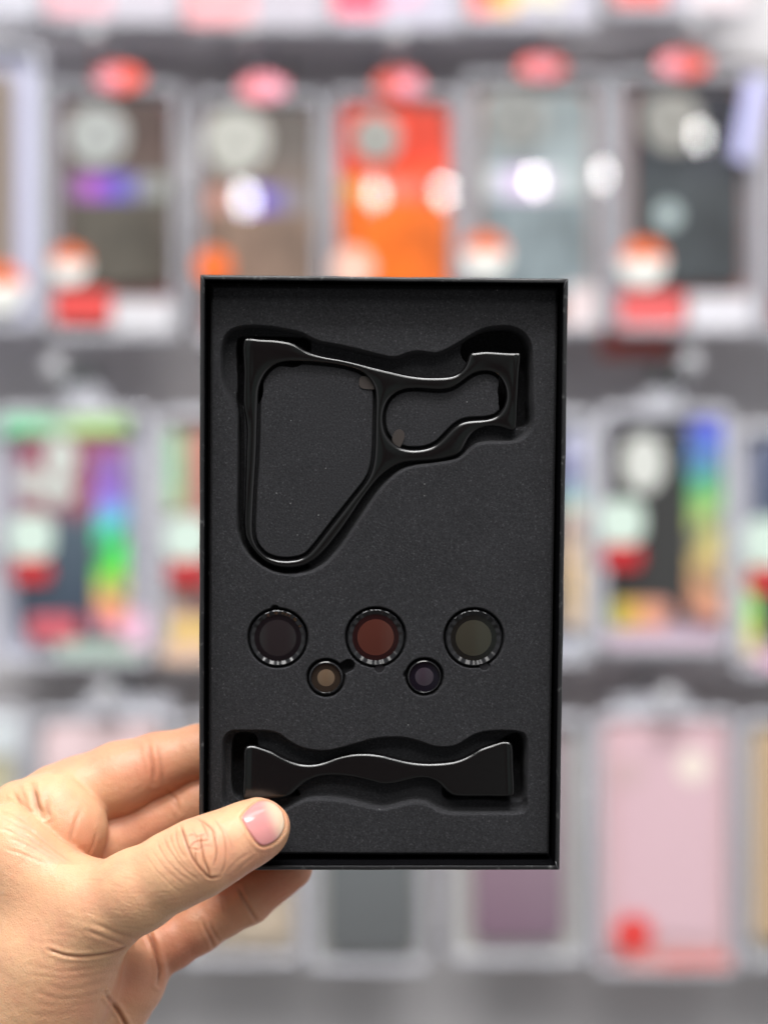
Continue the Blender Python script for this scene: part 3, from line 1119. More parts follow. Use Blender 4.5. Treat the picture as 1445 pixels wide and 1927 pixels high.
R_1 = [(417.5, 659), (423.5, 634.5), (435, 622), (455, 615), (499.5, 614.6), (534, 619.6), (567, 627), (584, 636), (599, 642.5), (634, 649.5), (671, 657.5), (700, 665), (720, 670), (735, 673), (750, 672), (765, 666), (785, 662), (805, 664), (820, 665.7), (834, 661.5), (859.5, 648), (894, 627), (914, 618), (934, 615), (959, 615), (979, 622), (991.5, 634.5), (999, 652), (1001.5, 699), (1001.5, 749), (1003, 786.5), (1000, 806), (989, 821), (971.6, 830), (944, 832.6), (919, 832.6), (899, 836), (884, 846), (870, 859), (854.5, 866), (820, 872), (782, 877), (757, 885), (737, 900), (720, 917), (696, 949.6), (671, 987), (646.5, 1024), (624, 1051), (609, 1064), (584, 1077), (559, 1081.6), (534, 1080), (509.5, 1074), (484.6, 1059), (464.6, 1039), (453, 1019), (447.7, 999), (447, 964.6), (449.7, 890), (452, 840), (448, 799), (437, 764), (425, 736.7), (418.5, 712), (417, 680)]
R_2 = [(420, 1400), (424.5, 1386), (434, 1377.5), (467, 1376), (505.6, 1377), (525, 1382), (544, 1396), (564, 1406.6), (588, 1412.7), (612, 1414), (636, 1410), (673, 1400), (697, 1393), (720, 1389.6), (745, 1388.6), (770, 1391), (795, 1398.5), (814.7, 1405), (834.6, 1407), (854.5, 1405), (869.5, 1398.5), (884, 1388.6), (904, 1380), (927, 1376.6), (969, 1377), (984, 1381), (990, 1392), (990, 1502), (991, 1514), (987, 1525), (977, 1530), (944, 1531), (870, 1531), (844.6, 1530.6), (824.6, 1525.6), (807, 1515.6), (787, 1510.7), (767, 1512), (745, 1518), (720, 1523.5), (685, 1517), (648.5, 1508), (612, 1504.7), (588, 1504.7), (571, 1508), (552, 1517), (530, 1527), (480, 1530), (440, 1528), (425, 1520), (419.6, 1507), (419.6, 1461)]
B_OUT = [(459.3, 1409), (462, 1404), (469, 1402), (479, 1402.5), (491, 1406.6), (515, 1415), (539.5, 1428), (564, 1436.5), (588, 1438), (612, 1433), (636, 1424), (660.6, 1418.7), (690, 1417.5), (720, 1421), (745, 1427.5), (770, 1433), (800, 1436), (832, 1435), (859.5, 1431), (882, 1422), (904, 1409), (927, 1401), (947, 1394.5), (956, 1394.5), (962.5, 1397), (965, 1402), (966.5, 1445), (968, 1489), (966, 1496.5), (960, 1498), (910, 1498), (869.5, 1498), (854.5, 1497), (844.6, 1492.5), (834.6, 1483), (824.6, 1473), (810, 1466), (792, 1464), (770, 1468), (745, 1474), (720, 1475.8), (697, 1470), (660.6, 1462), (631.6, 1459.5), (607, 1460.5), (588, 1466), (573, 1473.5), (559, 1485), (549, 1494.5), (539.5, 1499.5), (525, 1502.5), (486, 1504.5), (460, 1504.5), (457.5, 1500), (458, 1450)]
PK_1 = [(446, 640), (452, 634), (500, 633), (560, 634), (584, 640), (586, 662), (560, 690), (500, 690), (495, 745), (486, 762), (470, 768), (448, 764), (446, 720)]      # deep pockets
PK_2 = [(868, 650), (900, 628), (935, 620), (965, 622), (984, 632), (994, 655), (996, 700), (996, 760), (996, 800), (985, 806), (960, 806), (942, 785), (936, 740), (936, 700), (890, 690), (870, 676)]
PK_3 = [(437, 1392), (442, 1382), (465, 1379), (482, 1384), (486, 1400), (500, 1440), (560, 1486), (565, 1498), (552, 1502), (470, 1508), (445, 1505), (437, 1495)]
PK_4 = [(832, 1497), (834, 1480), (870, 1470), (930, 1410), (950, 1388), (975, 1380), (984, 1390), (986, 1440), (986, 1500), (980, 1508), (900, 1506), (840, 1506)]

foam = box_root('foam_insert', 'black foam insert with cut-out recesses pressed into the box', 'foam insert')
fc = LP([(397, 537), (1050, 542), (1032.6, 1610), (392.5, 1608)], FD)     # TL TR BR BL
lens_px = [(523, 1201, 53.3, 44.6, 34.5), (707, 1199.8, 54, 44.5, 34.4), (891.3, 1201, 53.6, 44.0, 34.0), (613.6, 1276, 33, 28, 16.3), (798.6, 1274, 32.6, 29, 17.4)]

nu, nv = 470, 760
uu, vv = np.meshgrid(np.linspace(0, 1, nu), np.linspace(0, 1, nv), indexing='ij')
FX = (1 - vv)[..., None] * ((1 - uu)[..., None] * fc[0] + uu[..., None] * fc[1]) + vv[..., None] * ((1 - uu)[..., None] * fc[3] + uu[..., None] * fc[2])
Q = FX.reshape(-1, 2)
h = np.zeros(len(Q))
def carve(h, d, dep, lip, wall):
    return np.maximum(h, dep * sstep(-d, -lip, wall))
MM = 0.001
PXM = K * 1.01

def sd_region(poly):
    """signed distance only near the outline's box, far value elsewhere"""
    lo, hi = poly.min(0) - 0.003, poly.max(0) + 0.003
    k = ((Q > lo) & (Q < hi)).all(1)
    d = np.full(len(Q), 0.01)
    d[k] = sd_poly(Q[k], poly)
    return d

d1 = sd_region(smooth_poly(LP(R_1, FD), .0012))
d2 = sd_region(smooth_poly(LP(R_2, FD), .0012))
REC = 0.0052
h = carve(h, d1, REC, .5 * MM, 1.0 * MM)
h = carve(h, d2, REC, .5 * MM, 1.0 * MM)
dA = sd_region(smooth_poly(LP(F_A, FD + .002), .0012))
dB = sd_region(smooth_poly(LP(F_B, FD + .002), .0012))
isl = np.maximum(sstep(-dA, .3 * MM, 1.1 * MM), sstep(-dB, .3 * MM, 1.1 * MM))
h = h - isl * (REC - 0.0032)
for pk, dp in ((PK_1, .0145), (PK_2, .0145), (PK_3, .0145), (PK_4, .0145)):
    d = sd_region(smooth_poly(LP(pk, FD + .004), .0012))
    h = np.maximum(h, dp * sstep(-d, -.1 * MM, .5 * MM))
for (cx, cyy, ro, rg, rd) in lens_px:
    c = np.array(L(cx, cyy, FD))
    r = np.hypot(Q[:, 0] - c[0], Q[:, 1] - c[1]) - (ro + 1.4) * PXM
    h = np.maximum(h, .0042 * sstep(-r, -.75 * MM, .2 * MM))
# finger notches beside the lens rings
def notch(a, b, rpx, dep):
    global h
    A, B = np.array(L(*a, FD)), np.array(L(*b, FD))
    d = sd_polyline(Q, np.array([A, B])) - rpx * PXM
    h = np.maximum(h, dep * sstep(-d, -.3 * MM, .3 * MM))
notch((630, 1268), (656, 1253), 11, .004)
notch((711, 1250), (714, 1257), 9, .004)
notch((905, 1248), (912, 1253), 9, .004)
notch((517, 1150), (518, 1148), 8, .003)
notch((770, 1266), (767, 1270), 7, .003)
# the gap beside the bracket's long arm and lower loop goes right down
gap = LP([(450, 756), (454, 782), (454.5, 840), (454, 900), (453, 965), (455, 1000), (462, 1024), (476, 1044), (496, 1060), (516, 1070), (536, 1074.5), (558, 1074), (577, 1067)], FD + .002)
dgap = sd_polyline(Q, gap) - 5.5 * PXM
h = np.maximum(h, .012 * sstep(-dgap, -.3 * MM, .5 * MM))
# soft rounding and slight waviness towards the foam's own edges
eu = np.minimum(uu, 1 - uu).ravel() * 0.1135
ev = np.minimum(vv, 1 - vv).ravel() * 0.187
ed = np.minimum(eu, ev)
h = h + 0.0009 * (1 - sstep(ed, 0, .0012)) ** 2
h = h + 0.00012 * np.sin(Q[:, 0] * 160 + 2 * np.sin(Q[:, 1] * 90)) * np.sin(Q[:, 1] * 120 + 1)
V = np.stack([Q[:, 0], FD + h, Q[:, 1]], 1)
idx = np.arange(nu * nv).reshape(nu, nv)
F = np.stack([idx[:-1, :-1], idx[1:, :-1], idx[1:, 1:], idx[:-1, 1:]], -1).reshape(-1, 4)
# sides down to the tray floor and a bottom
rim = np.concatenate([idx[:, 0], idx[-1, 1:], idx[-2::-1, -1], idx[0, -2:0:-1]])
low = V[rim].copy()
low[:, 1] = 0.0215
nb = len(V)
V = np.concatenate([V, low])
k = np.arange(len(rim))
S = np.stack([rim[k], nb + k, nb + (k + 1) % len(rim), rim[(k + 1) % len(rim)]], 1)
F = np.concatenate([F, S])
me = mesh_np('foam_insert', V, F)
fo = link('foam_sheet', me, foam, M_foam)
bmx = bmesh.new()
bmx.from_mesh(me)
bmesh.ops.recalc_face_normals(bmx, faces=bmx.faces[:])
bmx.to_mesh(me)
bmx.free()

def fair(pts, depth, sig=0.0009, step=0.0003):
    """outline through the points, faired everywhere except at its real corners"""
    P = LP(pts, depth)
    C = smooth_poly(P, step)
    # even spacing
    seg = np.linalg.norm(np.roll(C, -1, 0) - C, axis=1)
    tt = np.concatenate([[0], np.cumsum(seg)])
    m = int(tt[-1] / step)
    q = np.linspace(0, tt[-1], m, endpoint=False)
    E_ = np.concatenate([C, C[:1]])
    C = np.stack([np.interp(q, tt, E_[:, i]) for i in (0, 1)], 1)
    w = int(4 * sig / step)
    kk = np.exp(-.5 * (np.arange(-w, w + 1) * step / sig) ** 2)
    kk /= kk.sum()
    S_ = np.stack([np.convolve(np.concatenate([C[-w:, i], C[:, i], C[:w, i]]), kk, 'valid') for i in (0, 1)], 1)
    a, b = P - np.roll(P, 1, 0), np.roll(P, -1, 0) - P
    turn = np.abs(np.arctan2(a[:, 0] * b[:, 1] - a[:, 1] * b[:, 0], (a * b).sum(1)))
    cor = P[turn > math.radians(48)]
    if len(cor):
        d = np.min(np.linalg.norm(C[:, None] - cor[None], axis=2), axis=1)
        k_ = sstep(d, .0006, .0022)[:, None]
        S_ = S_ * k_ + C * (1 - k_)
    return S_[::3]


# ------------------------------------------------------------------ the two black metal brackets
def bracket(name, label, outer, holes, top, thick, flanges, facets=(), h=0.00034, crown=0.0003, tilt=0.0):
    root = box_root(name, label, 'phone bracket')
    O = fair(outer, top + .0006)
    Hs = [fair(q, top + .0006, .0012) for q in holes]
    lo = np.array([O[:, 0].min() - .0015, top - .0015, O[:, 1].min() - .0015])
    hi = np.array([O[:, 0].max() + .0015, top + thick + .0015 + (0.009 if flanges else 0), O[:, 1].max() + .0015])
    n = np.ceil((hi - lo) / h).astype(int) + 1
    gx = lo[0] + h * np.arange(n[0])
    gz = lo[2] + h * np.arange(n[2])
    X, Z = np.meshgrid(gx, gz, indexing='ij')
    q2 = np.stack([X.ravel(), Z.ravel()], 1)
    d = sd_poly(q2, O)
    for H_ in Hs:
        d = np.maximum(d, -sd_poly(q2, H_))
    d = d.reshape(X.shape)
    # light blur softens the traced corners
    for _ in range(2):
        e = np.pad(d, 1, mode='edge')
        d = (e[1:-1, 1:-1] * 4 + e[:-2, 1:-1] + e[2:, 1:-1] + e[1:-1, :-2] + e[1:-1, 2:]) / 8
    FLG = []
    for (px0, py0, px1, py1, wpx, dep) in flanges:
        a, b = np.array(L(px0, py0, top)), np.array(L(px1, py1, top))
        e = b - a
        t = np.clip(((q2 - a) @ e) / (e @ e), 0, 1)
        dl = np.linalg.norm(q2 - a - t[:, None] * e, axis=1) - wpx * PXM
        FLG.append((np.maximum(dl.reshape(X.shape), d), dep))
    Y = lo[1] + h * np.arange(n[1])
    f = np.empty(n)
    rr = 0.0012
    ytop = top + crown * (1 - sstep(-d, 0, .0034)) + tilt * (Z - (lo[2] + hi[2]) / 2)
    for (px0, py0, px1, py1, slope) in facets:      # edges folded back along a straight line
        a, b = np.array(L(px0, py0, top)), np.array(L(px1, py1, top))
        e = (b - a) / np.linalg.norm(b - a)
        t = ((q2 - a) @ np.array([e[1], -e[0]])).reshape(X.shape)
        ytop = ytop + np.maximum(t, 0) * slope
    for j, y in enumerate(Y):
        def ext(dd, y0, y1, rnd):
            wy = np.maximum(y0 - y, y - y1) + rnd
            wd = dd + rnd
            return np.minimum(np.maximum(wd, wy), 0) + np.hypot(np.maximum(wd, 0), np.maximum(wy, 0)) - rnd
        v = ext(d, ytop, top + thick, rr)
        for dd, dep in FLG:
            v = np.minimum(v, ext(dd, ytop + .0003, top + dep, rr * .6))
        f[:, j, :] = v
    V, F = surface_nets(f, lo, h)
    from_f = f

    def tri(P):
        g = (P - lo) / h
        i = np.clip(np.floor(g).astype(int), 0, n - 2)
        w = g - i
        r = 0
        for a in (0, 1):
            for b in (0, 1):
                for c in (0, 1):
                    r = r + from_f[i[:, 0] + a, i[:, 1] + b, i[:, 2] + c] * np.where(a, w[:, 0], 1 - w[:, 0]) * np.where(b, w[:, 1], 1 - w[:, 1]) * np.where(c, w[:, 2], 1 - w[:, 2])
        return r
    V, _ = project_sdf(tri, V, 2, 1e-5)
    me = mesh_np(name, V, F)
    o = link('bracket_body', me, root, M_metal)
    sm = o.modifiers.new('s', 'SMOOTH')
    sm.iterations = 3
    sm.factor = 0.5
    return root


br1 = bracket('camera_bracket', 'large black metal bracket with two openings in the upper recess', F_OUT, [F_A, F_B], FD + .0009, .0042,
              [(466, 648, 464, 756, 4, .011), (973, 672, 967, 802, 4, .011)],
              [(966, 808, 967, 660, -.32), (471, 640, 470, 770, -.30)])
br2 = bracket('bar_bracket', 'wavy black metal bar in the lower recess, next to the thumb', B_OUT, [], FD + .0007, .0042,
              [(464, 1412, 463, 1498, 5, .011), (960, 1402, 963, 1492, 5, .011)],
              [(955, 1500, 953, 1395, -.22), (473, 1400, 472, 1506, -.22)], crown=.0, tilt=.11)

# small film tabs lying on the foam inside the bracket's openings
M_tab = mat('brown_film', (0.040, 0.033, 0.030), 0.35)
for pts, w in (([(676, 716), (679, 709), (688, 708), (697, 714), (704, 724), (706, 731), (690, 732), (680, 730), (676, 724)], 'in the large opening of the bracket'),
               ([(741, 816), (747, 809), (754, 808), (760, 813), (761, 822), (757, 834), (752, 841), (744, 836), (738, 829)], 'in the small opening of the bracket')):
    r = box_root('film_tab', 'small brown film tab on the foam ' + w, 'film tab', 'brown film tabs')
    bm = bmesh.new()
    y = FD + .0030
    prism(bm, [tuple(q) for q in smooth_poly(LP(pts, y), .0005)], y - .0002, y + .0004)
    bm_obj('film_piece', bm, M_tab, r)

# ------------------------------------------------------------------ lens protectors
cols = [((0.016, 0.013, 0.014), (0.006, 0.005, 0.006), 'dark grey', 'large round lens cover with dark grey glass, left of the red one'),
        ((0.060, 0.018, 0.013), (0.014, 0.005, 0.005), 'red', 'large round lens cover with brownish red glass, in the middle'),
        ((0.032, 0.030, 0.022), (0.008, 0.008, 0.007), 'olive', 'large round lens cover with olive grey glass, right of the red one'),
        ((0.105, 0.070, 0.045), (0.022, 0.016, 0.012), 'tan', 'small round lens cover with tan brown glass and a finger notch'),
        ((0.034, 0.025, 0.034), (0.006, 0.005, 0.009), 'violet', 'small round lens cover with violet grey glass')]
for (cx, cyy, ro, rg, rd), (cc, rc, nm, lab) in zip(lens_px, cols):
    r0 = box_root('lens_protector', lab, 'lens cover', 'lens covers set in the foam')
    y = FD + .0003
    c = L(cx, cyy, y)
    ro, rg, rd = ro * PXM, rg * PXM, rd * PXM
    n = 240
    bm = bmesh.new()
    ang = np.arange(n) * 2 * np.pi / n
    wv = .00010 * np.sin(ang * 23 + 1.5 * np.sin(ang * 2 + cx))
    big = ro > .008
    if big:
        prof = [(ro, y + .004), (ro, y + .0003), (ro - .00035, y), (ro - .0005, y), (rg + .0001, y + .0006), (rg - .0001, y + .0007)]
        wob = [None] * 6
    else:
        prof = [(ro, y + .004), (ro, y + .0009), (ro - .0003, y + .0004), (ro - .0006, y + .0002), (rg + .0001, y), (rg, y + .0001), (rg - .0001, y + .0004)]
        wob = [None] * 7
    for q_ in range(len(prof) - 1):          # separate bands keep the turned edges crisp
        lathe(bm, prof[q_:q_ + 2], c, n, 0, wob[q_:q_ + 2])
    ring = bm_obj('metal_ring', bm, M_ring_ridged if big else M_ring, r0)
    bm = bmesh.new()
    R_ = lathe(bm, [(rg + .0001, y + .00075), (rd, y + .0007)], c, 96)
    bm_obj('glass_border', bm, mat('lens_glass_border', rc, 0.07, spec=0.5), r0)
    bm = bmesh.new()
    R_ = lathe(bm, [(rd, y + .0007), (rd * .8, y + .00061), (rd * .55, y + .00053), (rd * .3, y + .00048), (rd * .02, y + .00046)], c, 96)
    bm.faces.new(R_[-1])
    bm_obj('tinted_glass', bm, mat('tinted_glass_' + nm, cc, 0.06, spec=0.6), r0)
# clear pull tabs under the rings
M_clear = mat('clear_tab', (0.05, 0.05, 0.055), 0.12, spec=0.6, alpha=0.55)
for x, yy, w in ((714.5, 1258, 'red'), (911, 1254.5, 'olive grey')):
    r = box_root('pull_tab', 'tiny clear pull tab under the lens cover with %s glass' % w, 'pull tab', 'clear pull tabs')
    y = FD + .0012
    c = L(x, yy, y)
    bm = bmesh.new()
    prism(bm, ellipse(c[0], c[1], 9.5 * PXM, 7 * PXM, 28), y, y + .0003)
    bm_obj('tab_piece', bm, M_clear, r)

# ------------------------------------------------------------------ the hand
YH = D + 0.0037                 # the rim's distance where the thumb lies


def H(px, py, dy):
    y = YH + dy * MM
    return np.array([(px - 722.5) * K * y / D, y, (963.5 - py) * K * y / D])


def HC(*pts):
    """chain of (px, py, depth mm, radius in px)"""
    return [(H(a, b, c), r * K * (YH + c * MM) / D) for a, b, c, r in pts]


index = HC((30, 1566, 28, 84), (110, 1511, 31, 71), (150, 1494, 32, 69), (228, 1464, 34, 68), (300, 1437, 35.5, 58), (375, 1414, 35.5, 49.5), (470, 1392, 35, 46), (560, 1380, 34, 40))
middle = HC((130, 1610, 30, 62), (205, 1580, 36, 58), (290, 1543, 39, 55), (380, 1505, 38, 51), (480, 1470, 36, 46), (600, 1440, 35, 41))
ring = HC((180, 1700, 34, 60), (260, 1670, 40, 54), (350, 1628, 40, 50), (450, 1580, 37, 46), (590, 1520, 35, 41))
pinky = HC((225, 1812, 30, 62), (276, 1800, 33, 52), (320, 1774, 35, 50.5), (372, 1745, 36, 48.5), (420, 1716, 36, 45.5), (466, 1693, 35, 46), (546, 1633, 34.5, 42))
pad = HC((40, 1528, 25, 60), (101, 1526, 21, 64), (130, 1560, 20, 66), (128, 1600, 22, 60))
thumb = HC((100, 1775, 8, 100), (180, 1718, 0, 86), (258, 1676, -6.5, 75), (330, 1637, -10.5, 70), (378, 1613, -12, 70), (425, 1590, -9.5, 62), (470, 1568, -6, 57), (491, 1558, -4.4, 54))
thenar = HC((100, 1790, 10, 118), (80, 1850, 14, 122), (30, 1960, 22, 150))
web = HC((20, 1590, 12, 78), (62, 1640, 8, 66), (118, 1668, 4, 52))
palm = HC((40, 1560, 34, 80), (60, 1680, 36, 110), (150, 1720, 38, 80), (228, 1826, 31, 66), (200, 1850, 32, 80), (140, 1950, 33, 110))
wrist = HC((20, 1800, 28, 150), (-60, 1960, 34, 165), (-200, 2120, 40, 165), (-420, 2330, 46, 175))


def chain_sdf(P, ch, k):
    d = None
    for (a, ra), (b, rb) in zip(ch, ch[1:]):
        e = b - a
        w = P - a
        t = np.clip((w @ e) / (e @ e), 0, 1)
        dd = np.linalg.norm(w - t[:, None] * e, axis=1) - (ra + (rb - ra) * t)
        d = dd if d is None else smin(d, dd, k)
    return d


def hand_sdf(P):
    fi = chain_sdf(P, index, .002)
    for ch in (middle, ring, pinky):
        fi = smin(fi, chain_sdf(P, ch, .002), .0008)
    pl = smin(chain_sdf(P, palm, .012), chain_sdf(P, wrist, .012), .016)
    d = smin(fi, pl, .003)
    d = smin(d, chain_sdf(P, pad, .006), .0016)
    th = smin(chain_sdf(P, thumb, .004), chain_sdf(P, thenar, .014), .010)
    th = smin(th, chain_sdf(P, web, .012), .012)
    th = smin(th, pl, .005)
    return smin(d, th, .0014)


hh = 0.00115
lo = np.array([-0.235, YH - .032, -0.285])
hi = np.array([0.012, YH + .095, -0.06])
n = np.ceil((hi - lo) / hh).astype(int) + 1
g = [lo[i] + hh * np.arange(n[i]) for i in range(3)]
f = np.empty(n)
for i, x in enumerate(g[0]):
    Yg, Zg = np.meshgrid(g[1], g[2], indexing='ij')
    P = np.stack([np.full(Yg.size, x), Yg.ravel(), Zg.ravel()], 1)
    f[i] = hand_sdf(P).reshape(Yg.shape)
V, F = surface_nets(f, lo, hh)
me = mesh_np('person', V, F)
ho = link('person', me)
sb = ho.modifiers.new('s', 'SUBSURF')
sb.levels = sb.render_levels = 2
dg = bpy.context.evaluated_depsgraph_get()
me2 = bpy.data.meshes.new_from_object(ho.evaluated_get(dg))
ho.modifiers.clear()
ho.data = me2
V = np.empty(len(me2.vertices) * 3)
me2.vertices.foreach_get('co', V)
V = V.reshape(-1, 3)
V, N = project_sdf(hand_sdf, V, 2, 2e-5)


def px_of(V):
    s = D / (V[:, 1] * K)
    return np.stack([722.5 + V[:, 0] * s, 963.5 - V[:, 2] * s], 1)


A = px_of(V)
dmm = (V[:, 1] - YH) / MM
front = np.clip(-N[:, 1] * 2.0, 0, 1)
disp = np.zeros(len(V))
crease = np.zeros(len(V))
Bz = lambda pts: np.array([(300 + a / 4.817, 1340 + b / 4.817) for a, b in pts], float)
Az = lambda pts: np.array([(a / 4.817, 1340 + b / 4.817) for a, b in pts], float)
Cz = lambda pts: np.array([(a / 4.817, 1627 + b / 4.817) for a, b in pts], float)
Dz = lambda pts: np.array([(200 + a / 3.6125, 1640 + b / 3.6125) for a, b in pts], float)


def fold(line, depth, width, dark, dmin=-99, dmax=99, bulge=0.35):
    """skin fold along a line, with raised lips"""
    global disp, crease
    lo_, hi_ = line.min(0) - 6 * width, line.max(0) + 6 * width
    k = np.where(((A > lo_) & (A < hi_)).all(1) & (dmm > dmin) & (dmm < dmax) & (front > 0.02))[0]
    if not len(k):
        return
    L_ = smooth_open(line)
    d = sd_polyline(A[k], L_)
    # fade towards both ends
    e = np.minimum(np.linalg.norm(A[k] - L_[0], axis=1), np.linalg.norm(A[k] - L_[-1], axis=1))
    fd = 0.25 + 0.75 * sstep(e, 0, 3 * width + 5)
    gsn = np.exp(-(d / width) ** 2)
    lip = np.exp(-((d - 2.4 * width) / (1.3 * width)) ** 2)
    disp[k] += front[k] * fd * depth * MM * (-gsn + bulge * lip)
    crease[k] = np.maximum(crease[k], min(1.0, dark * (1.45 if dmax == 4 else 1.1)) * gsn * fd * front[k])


def smooth_open(p):
    if len(p) < 3:
        return p
    q = np.concatenate([[2 * p[0] - p[1]], p, [2 * p[-1] - p[-2]]])
    out = []
    for i in range(1, len(q) - 2):
        for t in np.linspace(0, 1, 6, endpoint=False):
            out.append(.5 * ((2 * q[i]) + (-q[i - 1] + q[i + 1]) * t + (2 * q[i - 1] - 5 * q[i] + 4 * q[i + 1] - q[i + 2]) * t ** 2 + (-q[i - 1] + 3 * q[i] - 3 * q[i + 1] + q[i + 2]) * t ** 3))
    out.append(p[-1])
    return np.array(out)


TH = dict(dmin=-30, dmax=4)
# thumb knuckle
fold(Bz([(195, 1030), (225, 1120), (250, 1200), (290, 1300), (340, 1380), (400, 1450), (460, 1500), (545, 1492)]), .30, 2.2, .75, **TH)
fold(Bz([(330, 960), (420, 1010), (490, 1080), (515, 1200), (522, 1300), (495, 1392)]), .22, 2.0, .5, **TH)
fold(Bz([(375, 980), (420, 1070), (450, 1150)]), .16, 1.7, .4, **TH)
fold(Bz([(375, 1120), (385, 1200), (405, 1330), (445, 1430), (455, 1500)]), .28, 1.9, .75, **TH)
fold(Bz([(255, 1260), (320, 1185), (400, 1165), (465, 1165)]), .16, 1.7, .45, **TH)
fold(Bz([(240, 1130), (300, 1110), (350, 1130), (420, 1100)]), .13, 1.6, .4, **TH)
fold(Bz([(500, 970), (580, 1090), (603, 1250), (590, 1400), (555, 1480)]), .14, 2.0, .3, **TH)
fold(Bz([(325, 1240), (330, 1320), (345, 1385)]), .16, 1.6, .5, **TH)
fold(Bz([(560, 1020), (640, 1160), (660, 1260)]), .08, 2.0, .15, **TH)
fold(Bz([(270, 1230), (350, 1250), (420, 1210), (480, 1220)]), .10, 1.5, .35, **TH)
fold(Bz([(300, 1060), (340, 1150), (360, 1230)]), .10, 1.5, .3, **TH)
fold(Bz([(150, 1060), (155, 1140), (180, 1230), (230, 1320)]), .12, 1.8, .3, **TH)
fold(Bz([(40, 1130), (80, 1230), (150, 1330), (250, 1440), (350, 1520)]), .12, 1.9, .3, **TH)
fold(Bz([(100, 1110), (120, 1200), (190, 1330), (290, 1440)]), .09, 1.7, .22, **TH)
fold(Bz([(-20, 1180), (40, 1300), (140, 1420), (260, 1520)]), .10, 1.8, .22, **TH)
fold(Bz([(-60, 1260), (20, 1380), (120, 1480), (240, 1580)]), .08, 1.8, .18, **TH)
fold(Bz([(-120, 1300), (-20, 1440), (100, 1560), (200, 1640)]), .08, 1.8, .15, **TH)
for i in range(26):               # faint slanting lines over the thumb's back
    x0, y0 = 150 + RNG.uniform(0, 160), 1640 + RNG.uniform(0, 110)
    l = RNG.uniform(14, 40)
    a = math.radians(RNG.uniform(-8, 28))
    fold(np.array([(x0, y0), (x0 + l * .5 * math.cos(a), y0 + l * .5 * math.sin(a) - 1), (x0 + l * math.cos(a), y0 + l * math.sin(a))]), .045, 1.5, .10, **TH)
# side of the thumb tip
fold(Bz([(690, 1460), (760, 1390), (860, 1310)]), .10, 2.2, .1, **TH)
fold(Bz([(620, 1440), (720, 1340), (830, 1270)]), .08, 2.2, .08, **TH)
# folds at the thumb's root
fold(Cz([(440, 770), (520, 800), (620, 826), (750, 835), (900, 820), (1050, 788), (1165, 738)]), .42, 2.8, .6, -20, 24, .4)
fold(Cz([(790, 600), (900, 640), (1010, 685), (1160, 738)]), .2, 3.2, .25, -20, 24, .4)
fold(Cz([(850, 530), (960, 575), (1080, 625), (1230, 655)]), .14, 3.2, .2, -20, 24, .4)
for a_, dp in (((300, 640, 640, 650, 900, 720), .16), ((280, 930, 620, 960, 1080, 890), .22), ((300, 1010, 640, 1030, 1050, 950), .22), ((340, 1090, 640, 1130, 1000, 1040), .20),
               ((300, 1180, 600, 1210, 960, 1140), .18), ((260, 1260, 560, 1290, 900, 1240), .18), ((300, 1350, 520, 1370, 800, 1320), .16), ((420, 560, 640, 590, 860, 640), .14),
               ((480, 470, 760, 510, 1000, 560), .12), ((600, 400, 820, 430, 1060, 490), .09), ((200, 700, 420, 705, 560, 720), .10), ((240, 860, 420, 900, 700, 890), .14)):
    fold(Cz([(a_[0] + RNG.uniform(-40, 90), a_[1] + RNG.uniform(-25, 10)), (a_[2], a_[3] + RNG.uniform(-12, 12)), (a_[4] + RNG.uniform(-90, 60), a_[5])]), dp * RNG.uniform(.12, .32), RNG.uniform(2.6, 4.6), .04 + dp * .25, -25, 30, .5)
# web between thumb and index finger
fold(Az([(290, 670), (320, 760), (345, 860), (400, 935)]), .9, 5.0, .55, -20, 40, .5)
fold(Az([(430, 780), (440, 880), (465, 985)]), .5, 4.5, .35, -20, 40, .4)
fold(Az([(130, 740), (200, 850), (330, 935)]), .4, 3.6, .3, -20, 40, .4)
for q in ([(0, 1040), (200, 1130), (330, 1200)], [(20, 960), (200, 1040), (360, 1120)], [(100, 1140), (300, 1230), (520, 1350)], [(180, 1100), (380, 1220), (600, 1370)], [(60, 1240), (240, 1300), (420, 1380)], [(250, 1050), (420, 1190), (660, 1370)], [(0, 900), (120, 930), (260, 1010)]):
    fold(Az(q), .10, 2.6, .14, -20, 30, .5)
fold(Az([(740, 880), (690, 1000), (655, 1120), (660, 1200)]), .25, 4.0, .12, 0, 40, .4)
fold(Az([(880, 1080), (850, 1200), (780, 1330)]), .18, 3.0, .12, 0, 40, .3)
# finger joints
fold(Az([(1345, 270), (1365, 390), (1395, 510), (1400, 640)]), .45, 4.0, .32, 20, 60, .5)
fold(Bz([(-15, 260), (10, 420), (30, 560), (40, 640)]), .22, 3.2, .22, 20, 60, .4)
fold(Bz([(60, 690), (150, 790), (190, 900)]), .3, 3.2, .25, 20, 60, .4)
fold(Bz([(110, 800), (170, 880), (185, 930)]), .2, 2.6, .2, 20, 60, .4)
fold(Dz([(285, 400), (325, 490), (352, 590), (368, 680), (358, 765)]), .9, 3.6, .8, 5, 60, .5)
fold(Dz([(650, 330), (680, 400), (715, 470), (735, 530)]), .35, 3.0, .35, 5, 60, .4)
fold(Dz([(700, 350), (735, 420), (765, 470)]), .25, 2.6, .3, 5, 60, .4)
fold(Dz([(900, 110), (950, 210), (1000, 300), (1035, 350)]), .4, 3.2, .4, 5, 60, .4)
fold(Dz([(770, 190), (790, 240), (800, 300)]), .15, 2.4, .2, 5, 60, .4)
fold(Dz([(-5, 830), (40, 890), (90, 960), (140, 1050), (180, 1120)]), .8, 3.2, .8, 0, 60, .5)

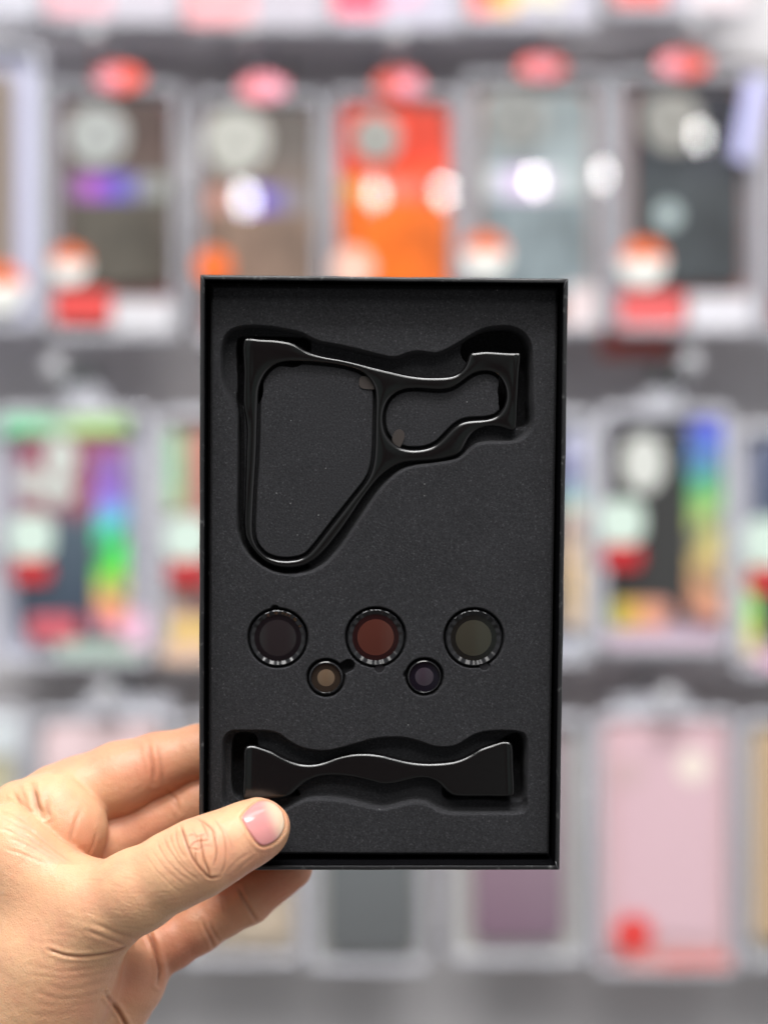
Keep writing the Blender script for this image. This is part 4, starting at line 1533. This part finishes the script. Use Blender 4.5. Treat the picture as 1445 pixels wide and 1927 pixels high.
# thumb nail: plate, rim and free edge
NAIL = Bz([(748, 955), (790, 892), (850, 835), (910, 803), (980, 802), (1050, 832), (1105, 890), (1132, 960), (1136, 1030), (1112, 1098), (1062, 1158), (1000, 1198), (932, 1212), (882, 1180), (832, 1112), (782, 1034)])
NAIL = smooth_poly(NAIL, 2.0)
k = np.where((A[:, 0] > 430) & (A[:, 0] < 560) & (A[:, 1] > 1480) & (A[:, 1] < 1620) & (dmm < 0) & (N[:, 1] < 0.1))[0]
dn = sd_poly(A[k], NAIL)
nail = np.zeros(len(V))
tip = np.zeros(len(V))
nail[k] = sstep(-dn, -0.5, 1.2)
disp[k] += MM * (0.30 * sstep(-dn, -1.0, 2.5) - 0.42 * np.exp(-((dn - .6) / 1.9) ** 2) + 0.25 * np.exp(-((dn - 7) / 4.0) ** 2))
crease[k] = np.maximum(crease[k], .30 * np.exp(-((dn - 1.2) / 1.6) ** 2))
ax = (A[k] - np.array([455.0, 1550.0])) @ np.array([0.93, -0.36])
tip[k] = sstep(ax, 40, 70)

V = V + N * disp[:, None]
me2.vertices.foreach_set('co', V.astype(np.float32).ravel())
me2.update()


def blob(cx, cyy, rx, ry, dmin=-99, dmax=99, rot=0):
    c, s = math.cos(math.radians(rot)), math.sin(math.radians(rot))
    x, y = A[:, 0] - cx, A[:, 1] - cyy
    u, v = (c * x + s * y) / rx, (-s * x + c * y) / ry
    return np.exp(-(u * u + v * v)) * ((dmm > dmin) & (dmm < dmax))


red = 0.45 * blob(238, 1450, 60, 45, 18) + .35 * blob(300, 1440, 50, 50, 18) + .55 * blob(165, 1570, 36, 50, 5) + .5 * blob(100, 1600, 60, 26, -5, 22, 40) \
    + .6 * blob(470, 1640, 60, 26, -30, 4, -28) + .6 * blob(345, 1790, 60, 50, 10) + .6 * blob(520, 1660, 70, 60, 10) + .55 * blob(250, 1850, 50, 60, 5) \
    + .35 * blob(160, 1890, 90, 60) + .3 * blob(290, 1550, 60, 40, 20) + .42 * blob(388, 1605, 44, 52, -30, 0) + .3 * blob(505, 1600, 40, 26, -30, 4) + .22 * blob(60, 1700, 80, 50, -30, 20) + .25 * blob(210, 1690, 60, 26, -30, 6, -20) + 0.45 * sstep(dmm, 14, 32)
red = np.clip(red, 0, .95)
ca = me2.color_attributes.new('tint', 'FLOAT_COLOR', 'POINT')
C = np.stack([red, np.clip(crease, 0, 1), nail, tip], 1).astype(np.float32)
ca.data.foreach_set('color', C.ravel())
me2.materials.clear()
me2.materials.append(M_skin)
me2.polygons.foreach_set('use_smooth', np.ones(len(me2.polygons), dtype=bool))
tag(ho, 'left hand holding the black box by its lower left corner, thumb in front', 'hand')
